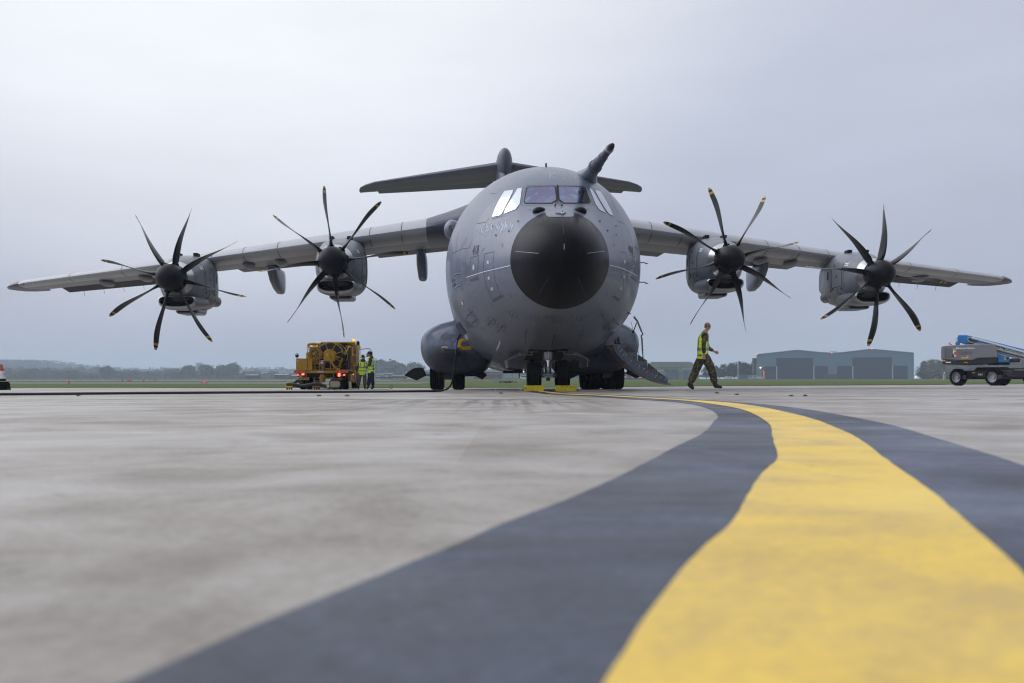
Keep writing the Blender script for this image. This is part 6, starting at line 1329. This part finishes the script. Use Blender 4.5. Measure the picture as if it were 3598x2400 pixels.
# long hangars seen under the belly
for (px0, px1, ytop, yroof, D, lb) in ((1480, 1700, 1306, 1298, 640, 'long pale green hangar with glazed doors seen between main wheels and nose wheels'), (1700, 2000, 1305, 1296, 660, 'long pale green hangar behind the nose wheels'), (2010, 2180, 1318, 1306, 610, 'low pale shed behind the right hand main wheels')):
    t = thing('hangar', lb, 'hangar', place((px0 + px1) / 2, D)); kk = D / F; w = (px1 - px0) * kk; hw = (1331 - ytop) * kk; hr = (1331 - yroof) * kk
    b = MB(); b.box((0, 10, hw / 2), (w, 20, hw)); q = b.build('wall', M_pgreen, t, smooth=0)
    b = MB(); b.prism([(-1, hw), (21, hw), (18, hr), (2, hr)], -w / 2 - .5, w / 2 + .5, 'yz'); b.build('roof', M_roofm, t, smooth=0)
    n = int(w / 6)
    for i in range(n):
        if i % 3 != 1: b = MB(); b.box((-w / 2 + (i + .5) * w / n, -.06, hw * .5), (w / n * .85, .12, hw * .72)); dd = b.build('hangar_door', mat('pale_door', (.27, .31, .30), .6) if 'pale_door' not in bpy.data.materials else bpy.data.materials['pale_door'], t, smooth=0)
t = thing('brick_building', 'long low red brick building in front of the pale hangar', 'building', place(1715, 600)); b = MB(); b.box((0, 0, 1.3), (17, 5, 2.6)); b.build('wall', M_brick, t, smooth=0); b = MB(); b.box((0, 0, 2.75), (17.6, 5.6, .3)); b.build('roof', M_dshed, t, smooth=0)
# hazy sheds left of the aircraft
for px0, px1, yt, D, m, lb in ((1318, 1345, 1312, 640, M_bgrey, 'grey block with pale bays just beyond the two men'), (1345, 1378, 1309, 655, M_bgrey, 'taller grey shed with white wall next to the tank row'), (1378, 1424, 1318, 650, M_bgrey, 'row building with low pale bays ending near the open gear door'), (862, 902, 1316, 800, M_dshed, 'dark shed with a pale strip of roof below the round tree'), (965, 1012, 1314, 780, M_dshed, 'dark curved shed right behind the tail of the orange truck'), (1012, 1040, 1318, 790, M_dshed, 'lower dark shed beside the curved one')):
    t = thing('shed', lb, 'shed', place((px0 + px1) / 2, D), 0, 'sheds on the far side of the field'); kk = D / F; w = (px1 - px0) * kk; h = (1332 - yt) * kk
    b = MB(); b.box((0, 6, h * .4), (w, 12, h * .8)); b.build('wall', m, t, smooth=0); b = MB(); b.prism([(-.5, h * .8), (12.5, h * .8), (6, h)], -w / 2 - .3, w / 2 + .3, 'yz'); b.build('roof', M_roofm if m is M_bgrey else M_bgrey, t, smooth=0)
    for i in range(int(w / 3.5)): b = MB(); b.box((-w / 2 + 2 + i * 3.5, -.05, h * .3), (2.4, .1, h * .5)); b.build('bay_door', M_wht if m is M_bgrey else M_dshed, t, smooth=0)
t = thing('fence', 'low dark fence in front of the pale sheds between truck and aircraft', 'fence', place(1375, 600)); b = MB()
for i in range(20): b.box((-9.5 + i, 0, .8), (.08, .08, 1.6))
b.box((0, 0, 1.0), (19, .05, 1.1)); b.build('fence_panel', M_dshed, t, smooth=0)
# vehicles far away
def van(lb, px, D, L_=5.0, H=1.9, nm='white_van', cat='van'):
    t = thing(nm, lb, cat, place(px, D), 0); b = MB()
    b.prism([(-L_ / 2, .35), (L_ / 2, .35), (L_ / 2, 1.75 * H / 1.9), (L_ / 2 - .1, H), (-L_ / 2 + 1.5, H), (-L_ / 2 + .7, 1.15), (-L_ / 2, .95)], -.95, .95); bd = b.build('body', M_wht, t, smooth=0, bevel=.08)
    b = MB(); b.prism([(-L_ / 2 + .85, 1.15), (-L_ / 2 + 1.5, H - .15), (L_ / 2 - .2, H - .15), (L_ / 2 - .2, 1.15)], -.97, -.955); b.build('window', M_glass, bd, smooth=0)
    for x in (-L_ / 2 + .9, L_ / 2 - .9): b = MB(); b.lathe([(.02, -.97), (.34, -.97), (.34, -.7), (.02, -.7)], (x, 0, .34), (0, 1, 0), 16); b.build('wheel', M_tyre, t)
    return t
van('white van parked on the far side of the grass', 2558, 700)
van('white pickup by the cabins next to the blue grey hangar', 2672, 690, 5.6, 1.8, 'pickup_truck', 'pickup')
van('white minibus passing behind the nose wheels', 1845, 560, 6.5, 2.2, 'minibus', 'minibus')
t = thing('container', 'long blue grey container in front of the dark pines', 'container', place(2609, 690)); b = MB(); b.box((0, 0, 1.55), (7.4, 2.5, 3.1)); b.build('container_body', mat('container_blue', (.10, .15, .22), .6, var=.1, scale=1), t, smooth=0)
b = MB()
for i in range(12): b.box((-3.4 + i * .62, -1.28, 1.6), (.18, .06, 2.7))
b.build('container_ribs', M_hd, t, smooth=0)
t = thing('site_cabin', 'pale grey cabin with two windows beside the blue grey container', 'cabin', place(2645, 690)); b = MB(); b.box((0, 0, 1.35), (5.4, 2.4, 2.3)); b.box((0, 0, 2.6), (5.6, 2.6, .15)); b.build('cabin_body', mat('cabin_grey', (.33, .36, .38), .6), t, smooth=0)
for x in (-1.6, 1.2): b = MB(); b.box((x, -1.22, 1.6), (.9, .06, .9)); b.build('window', M_dshed, t, smooth=0)
for px, lb in ((2592, 'slim mast with a red lamp rising above the pines'), (2594.5, 'slim unlit mast beside the lamp mast above the pines')):
    t = thing('lamp_mast', lb, 'mast', place(px, 680)); b = MB(); b.tube([(0, 0, 0), (0, 0, 10.2)], .10, 8); b.box((0, 0, 10.2), (.8, .3, .2)); b.build('mast_pole', M_post, t)
    if px == 2592: b = MB(); b.blob((0, 0, 10.6), .16, 5); b.build('mast_lamp', glow_mat('red_glow', (1, .1, .08), 4), t)
t = thing('windsock', 'orange windsock hanging limp on its pole before the hangar door', 'windsock', place(2681, 480)); kk = 480 / F
b = MB(); b.tube([(0, 0, 0), (0, 0, 6.1)], .05, 8); b.tube([(0, 0, 6.0), (.5, 0, 6.0), (.5, 0, 5.6)], .03, 6); b.build('pole', mat('pole_red', (.25, .03, .03), .6), t)
b = MB(); b.tube(smoothpath([(0, 0, 4.1), (.12, 0, 4.15), (.32, 0, 3.8), (.42, 0, 2.6), (.52, 0, 1.4)], 4), [.25] * 5 + [.33] * 6 + [.28] * 6, 10); b.build('sock', M_windsock, t)
b = MB(); b.blob((0, -.1, 6.2), .10, 5); b.build('obstruction_lamp', glow_mat('red_glow2', (1, .12, .08), 6), t)
# signs and markers on the left-hand grass
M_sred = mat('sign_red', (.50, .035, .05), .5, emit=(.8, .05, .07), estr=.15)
def sign(px, D, w, h, lb, txt=None, post=False, yel=False):
    t = thing('taxiway_sign', lb, 'sign', place(px, D), 0, 'red signs beside the taxiway'); b = MB(); z = .25 + (h * .9 if post else 0); b.box((0, 0, z + h / 2), (w, .12, h)); q = b.build('sign_board', M_sred, t, smooth=0)
    b = MB()
    for x in ((-w * .35, w * .35) if not post else (0,)): b.box((x, 0, z / 2), (.06, .06, z))
    b.build('sign_leg', M_dshed, t, smooth=0)
    if txt: text_on('sign_text', txt, (-w * .42, -.062, z + h * .2), (w * .62, 0, 0), (0, 0, h * .6), M_labw, q, True)
    if yel: b = MB(); b.box((w * .42, -.064, z + h / 2), (w * .12, .01, h * .9)); b.build('yellow_panel', M_yelpaint, q, smooth=0)
sign(718, 165, 1.0, .34, 'long red sign board with white characters and yellow end', '26-08', yel=True)
sign(243, 160, .32, .36, 'small square red sign with orange edge alone on the grass')
sign(455, 240, 1.1, .28, 'wide low red board between two T shaped markers')
sign(430, 230, .45, .16, 'red T shaped marker left of the wide low board', None, True); sign(505, 235, .45, .16, 'red T shaped marker right of the wide low board', None, True)
sign(547, 260, .30, .22, 'tiny red marker board farthest along the taxiway edge'); sign(18, 150, .25, .22, 'tiny red and white marker beside the traffic cone')
t = thing('marker_post', 'small blue edge marker post with red top on the verge before the hangar', 'post', (GX(3022, 98), 98, gz(GX(3022, 98), 98))); b = MB(); b.lathe([(.035, 0), (.035, .16)], (0, 0, 0), (0, 0, 1), 10); b.build('post', M_blue, t); b = MB(); b.lathe([(.035, .16), (.02, .19)], (0, 0, 0), (0, 0, 1), 10); b.build('cap', M_red, t)
t = thing('marker_post', 'tiny dark marker on the verge left of the fuel hose', 'post', (GX(948, 86), 86, gz(GX(948, 86), 86))); b = MB(); b.lathe([(.03, 0), (.03, .1), (.01, .13)], (0, 0, 0), (0, 0, 1), 8); b.build('post', M_black, t)
t = thing('electrical_cabinet', 'pale grey metal cabinet standing on the grass under the belly', 'cabinet', (GX(1743, 235), 235, gz(GX(1743, 235), 235))); b = MB(); b.box((0, 0, .5), (.65, .4, 1.0)); b.build('cabinet_body', M_bgrey, t, smooth=0, bevel=.01); b = MB(); b.box((0, -.205, .52), (.5, .01, .8)); b.build('cabinet_door', M_bgrey, t, smooth=0)
t = thing('rubble_pile', 'low dark heap on the grass between the wheels', 'pile', (GX(1785, 200), 200, gz(GX(1785, 200), 200))); b = MB(); r_ = random.Random(2)
for i in range(26): b.box((r_.gauss(0, .7), r_.gauss(0, .3), .06 + r_.random() * .2), (.45, .35, .16), rot=(r_.random(), r_.random(), r_.random()))
b.build('rubble', M_dshed, t, smooth=0)
t = thing('beacon_tower', 'small cream beacon tower with red lamp before the bare trees', 'beacon', place(3318, 420)); b = MB(); b.box((0, 0, 1.2), (.9, .9, 2.4), tap=.7); b.lathe([(.35, 2.4), (.25, 2.7), (.25, 3.0)], (0, 0, 0), (0, 0, 1), 10); b.build('tower_body', mat('cream_tower', (.30, .29, .20), .7), t, smooth=0); b = MB(); b.blob((0, 0, 3.2), .14, 5); b.build('red_lamp', glow_mat('red_glow3', (1, .1, .1), 8), t)

# ---------------------------------------------------------------- trees
def crown(kind, seed):
    r = random.Random(seed); b = MB(); L_ = []
    if kind == 'pine': cl = [(r.gauss(0, .17), r.gauss(0, .17), r.uniform(.22, .97)) for _ in range(60)]; cl = [(x * (1.5 - z), y * (1.5 - z), z) for x, y, z in cl]; sz = .11
    elif kind == 'round':
        cl = []; sz = .15
        lobes = [(r.uniform(-.2, .2), r.uniform(-.2, .2), r.uniform(.42, .74), r.uniform(.16, .24)) for _ in range(6)] + [(0, 0, .60, .27)]
        for _ in range(95):
            a, b2, c2, q2 = r.choice(lobes); v_ = Vector((r.gauss(0, 1), r.gauss(0, 1), r.gauss(0, 1))).normalized() * q2 * r.uniform(.5, 1); cl.append((a + v_.x, b2 + v_.y, c2 + v_.z))
    elif kind == 'bare': cl = [(r.gauss(0, .20) * (1.25 - z_), r.gauss(0, .20) * (1.25 - z_), z_) for z_ in [r.uniform(.15, 1.0) for _ in range(80)]]; sz = .12
    else: cl = [(r.uniform(-.5, .5), r.gauss(0, .2), r.uniform(.1, .72 + .16 * math.sin(k_ * 1.7 + seed)) ) for k_ in range(90)]; sz = .16
    nl = 20 if kind != 'bare' else 24
    for x, y, z in cl:
        for k_ in range(nl):
            p = Vector((x, y, z)) + Vector((r.gauss(0, 1), r.gauss(0, 1), r.gauss(0, .8))) * sz * .5; q = sz * r.uniform(.22, .42) * (.45 if kind == 'bare' else 1)
            if p.z < .05: continue
            a = Vector((r.gauss(0, 1), r.gauss(0, 1), r.gauss(0, 1))).normalized(); c_ = a.cross(Vector((r.random(), r.random(), r.random()))).normalized(); e = a.cross(c_); s_ = 3.0 if kind == 'bare' else 1.0
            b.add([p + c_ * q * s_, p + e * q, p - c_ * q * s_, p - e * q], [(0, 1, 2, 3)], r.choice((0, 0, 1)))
    return b, cl
def trunk(kind, cl, seed):
    r = random.Random(seed); b = MB(); b.tube([(0, 0, 0), (.01, 0, .25), (-.01, .01, .5), (0, 0, .72)], [.032, .024, .016, .006], 7)
    for x, y, z in r.sample(cl, 12): z0 = max(.15, z - .28); b.tube([(0, 0, z0), (x * .5, y * .5, z - .1), (x, y, z)], [.012, .008, .003], 5)
    return b
M_l = {'pine': (mat('pine_needles', (.018, .030, .020), .9, spec=.1), mat('pine_needles_pale', (.035, .050, .028), .9, spec=.1)), 'round': (mat('dull_leaves', (.050, .058, .038), .9, spec=.1), mat('dull_leaves_light', (.085, .088, .055), .9, spec=.1)), 'bare': (mat('bare_twigs', (.12, .11, .085), .9, spec=.1), mat('bare_twigs_light', (.20, .19, .15), .9, spec=.1)), 'low': (mat('hedge_leaves', (.06, .062, .045), .9, spec=.1), mat('hedge_leaves_light', (.095, .09, .05), .9, spec=.1))}  # two tones for each kind, mixed at random over the crown
M_bark = mat('bark', (.05, .042, .035), .9)
protos = {}
def tree(kind, var, px, D, h, lb, wd=1.0, group=None):
    if D > 850 and px < 1600: D *= 1.3; h *= 1.3
    nm = {'pine': 'pine_tree', 'round': 'tree', 'bare': 'bare_tree', 'low': 'hedge_tree'}[kind]; key = (kind, var); x = GX(px, D); z = hz(x, D) if D > 600 else gz(x, D)
    if key not in protos:
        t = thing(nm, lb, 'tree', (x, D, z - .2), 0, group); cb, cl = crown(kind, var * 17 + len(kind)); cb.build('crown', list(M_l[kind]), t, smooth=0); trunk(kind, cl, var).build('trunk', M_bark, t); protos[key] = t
    else: t = copy_tree(protos[key], None, (x, D, z - .2), random.uniform(0, 6.28), lb); t['group'] = group
    t.scale = (h * wd, h * wd, h); t.rotation_euler.z = random.uniform(0, 6.28); return t
random.seed(11)
ORD = 'first second third fourth fifth sixth seventh eighth ninth tenth eleventh twelfth thirteenth fourteenth fifteenth sixteenth seventeenth eighteenth nineteenth twentieth'.split(); ORD += ['twenty-' + o_ for o_ in ORD[:9]] + ['thirtieth']
G1 = 'dark pines between the old and the new hangar'
for i, (px, h, w) in enumerate(((2482, 9, 1.1), (2500, 13, .8), (2516, 10, 1), (2530, 8, 1), (2545, 11, .9), (2560, 9, 1), (2570, 12, .9), (2580, 11, 1), (2600, 13, .9), (2612, 12.5, 1), (2624, 10, 1), (2634, 11.5, .7), (2648, 12, .9), (2660, 10, .9))):
    tree('pine', i % 4, px, 740 + 6 * (i % 3), h, ORD[i] + ' dark pine counting from the old hangar to the blue grey one', w, G1)
G2 = 'bare pale trees beside the boom lift'
for i in range(15): tree('bare', i % 4, 3252 + i * 25 + random.uniform(-6, 6), 735 + random.uniform(-15, 15), random.uniform(12.5, 15), ORD[i] + ' bare greyish tree counting from the blue grey hangar towards the lift', 1.15, G2)
G2b = 'underwood below the bare trees'
for i in range(7): tree('low', i % 3, 3262 + i * 52, 715, 6.5, ORD[i] + ' dark undergrowth tree below the bare belt, counting from the hangar', 1.6, G2b)
G3 = 'hazy hedgerow trees along the far edge of the airfield'
for i in range(30):
    px = -20 + i * 37 + random.uniform(-9, 9)
    if px < 1100: tree('low', i % 3, px, 980 + random.uniform(-60, 60), random.uniform(6, 10) * (1.25 if px < 250 else 1), ORD[i] + ' hazy hedge tree counting from the traffic cone side of the far hedgerow', 1.9, G3)
G4 = 'taller hazy trees rising above the far hedgerow'
for i, (px, h, D) in enumerate(sorted(((240, 15, 1250), (285, 17, 1300), (320, 15, 1250), (345, 16, 1280), (440, 12, 1200), (470, 11, 1200), (555, 12, 1150), (590, 13, 1150), (626, 13, 1150), (205, 14, 1250), (165, 14, 1250), (120, 15, 1250), (70, 15, 1250), (20, 15, 1250), (900, 12, 1150), (960, 11, 1150)))):
    tree('round', i % 4, px, D, h, ORD[i] + ' hazy rounded tree rising over the hedgerow, counting from the traffic cone side', 1.25, G4)
for px, h, D, w, lb in ((375, 13, 900, 1.15, 'dark rounded tree standing alone in front of the misty wood'), (662, 14, 940, 1.1, 'dark tree over the hedge to one side of the red sign'), (725, 14.5, 930, 1.2, 'broad dark tree directly above the long red sign'), (780, 14, 930, 1.1, 'dark rounded tree between the broad one and the tall one'), (818, 17, 930, 1.0, 'tallest dark tree on the hedgerow left of the sheds'), (700, 18, 1900, 1.1, 'round tree alone on the misty ridge line')):
    tree('round', len(lb) % 4, px, D, h, lb, w)
G5 = 'misty trees above the sheds beside the aircraft'
for i, (px, h, D, w) in enumerate(((1296, 17, 900, 1.5), (1340, 19, 950, 1.6), (1370, 20, 950, 1.6), (1395, 16, 900, 1.5), (1452, 17, 950, 1.0), (1470, 15, 950, 1.0))): tree('round', i % 4, px, D, h, ORD[i] + ' misty pale tree behind the sheds, counting from the truck to the aircraft', w, G5)
# far woods on the ridge, seen only as one soft mass
b = MB(); r_ = random.Random(4)
for i in range(1150):
    if i < 650: D = r_.uniform(1900, 2600); px = r_.uniform(-260, 195) * (1 if i % 5 else .8); hh = 12
    else: D = r_.uniform(2300, 2700); px = r_.uniform(150, 1100); hh = 5 if r_.random() < .8 else 10
    x = GX(px, D); z = hz(x, D)
    for k_ in range(12):
        p = Vector((x + r_.gauss(0, 5), D + r_.gauss(0, 5), z + r_.uniform(.1, 1) * hh)); q = r_.uniform(1.6, 3.2); a = Vector((r_.gauss(0, 1), r_.gauss(0, 1), r_.gauss(0, 1))).normalized(); c_ = a.cross(Vector((0, 0, 1))).normalized(); e = a.cross(c_); b.add([p + c_ * q, p + e * q, p - c_ * q, p - e * q], [(0, 1, 2, 3)])
tag(b.build('far_woods', M_l['round'][0], smooth=0), kind='stuff')

# ---------------------------------------------------------------- haze
b = MB(); b.box((0, 2200, 40), (7600, 5000, 92)); m, t_, b_ = node_mat('haze'); t_.nodes.remove(b_)
v = t_.nodes.new('ShaderNodeVolumePrincipled'); v.inputs['Density'].default_value = .00030; v.inputs['Color'].default_value = (.74, .87, 1.0, 1); v.inputs['Anisotropy'].default_value = 0.0
t_.links.new(v.outputs[0], t_.nodes['Material Output'].inputs['Volume']); hb = b.build('haze', m, smooth=0); tag(hb, kind='stuff')
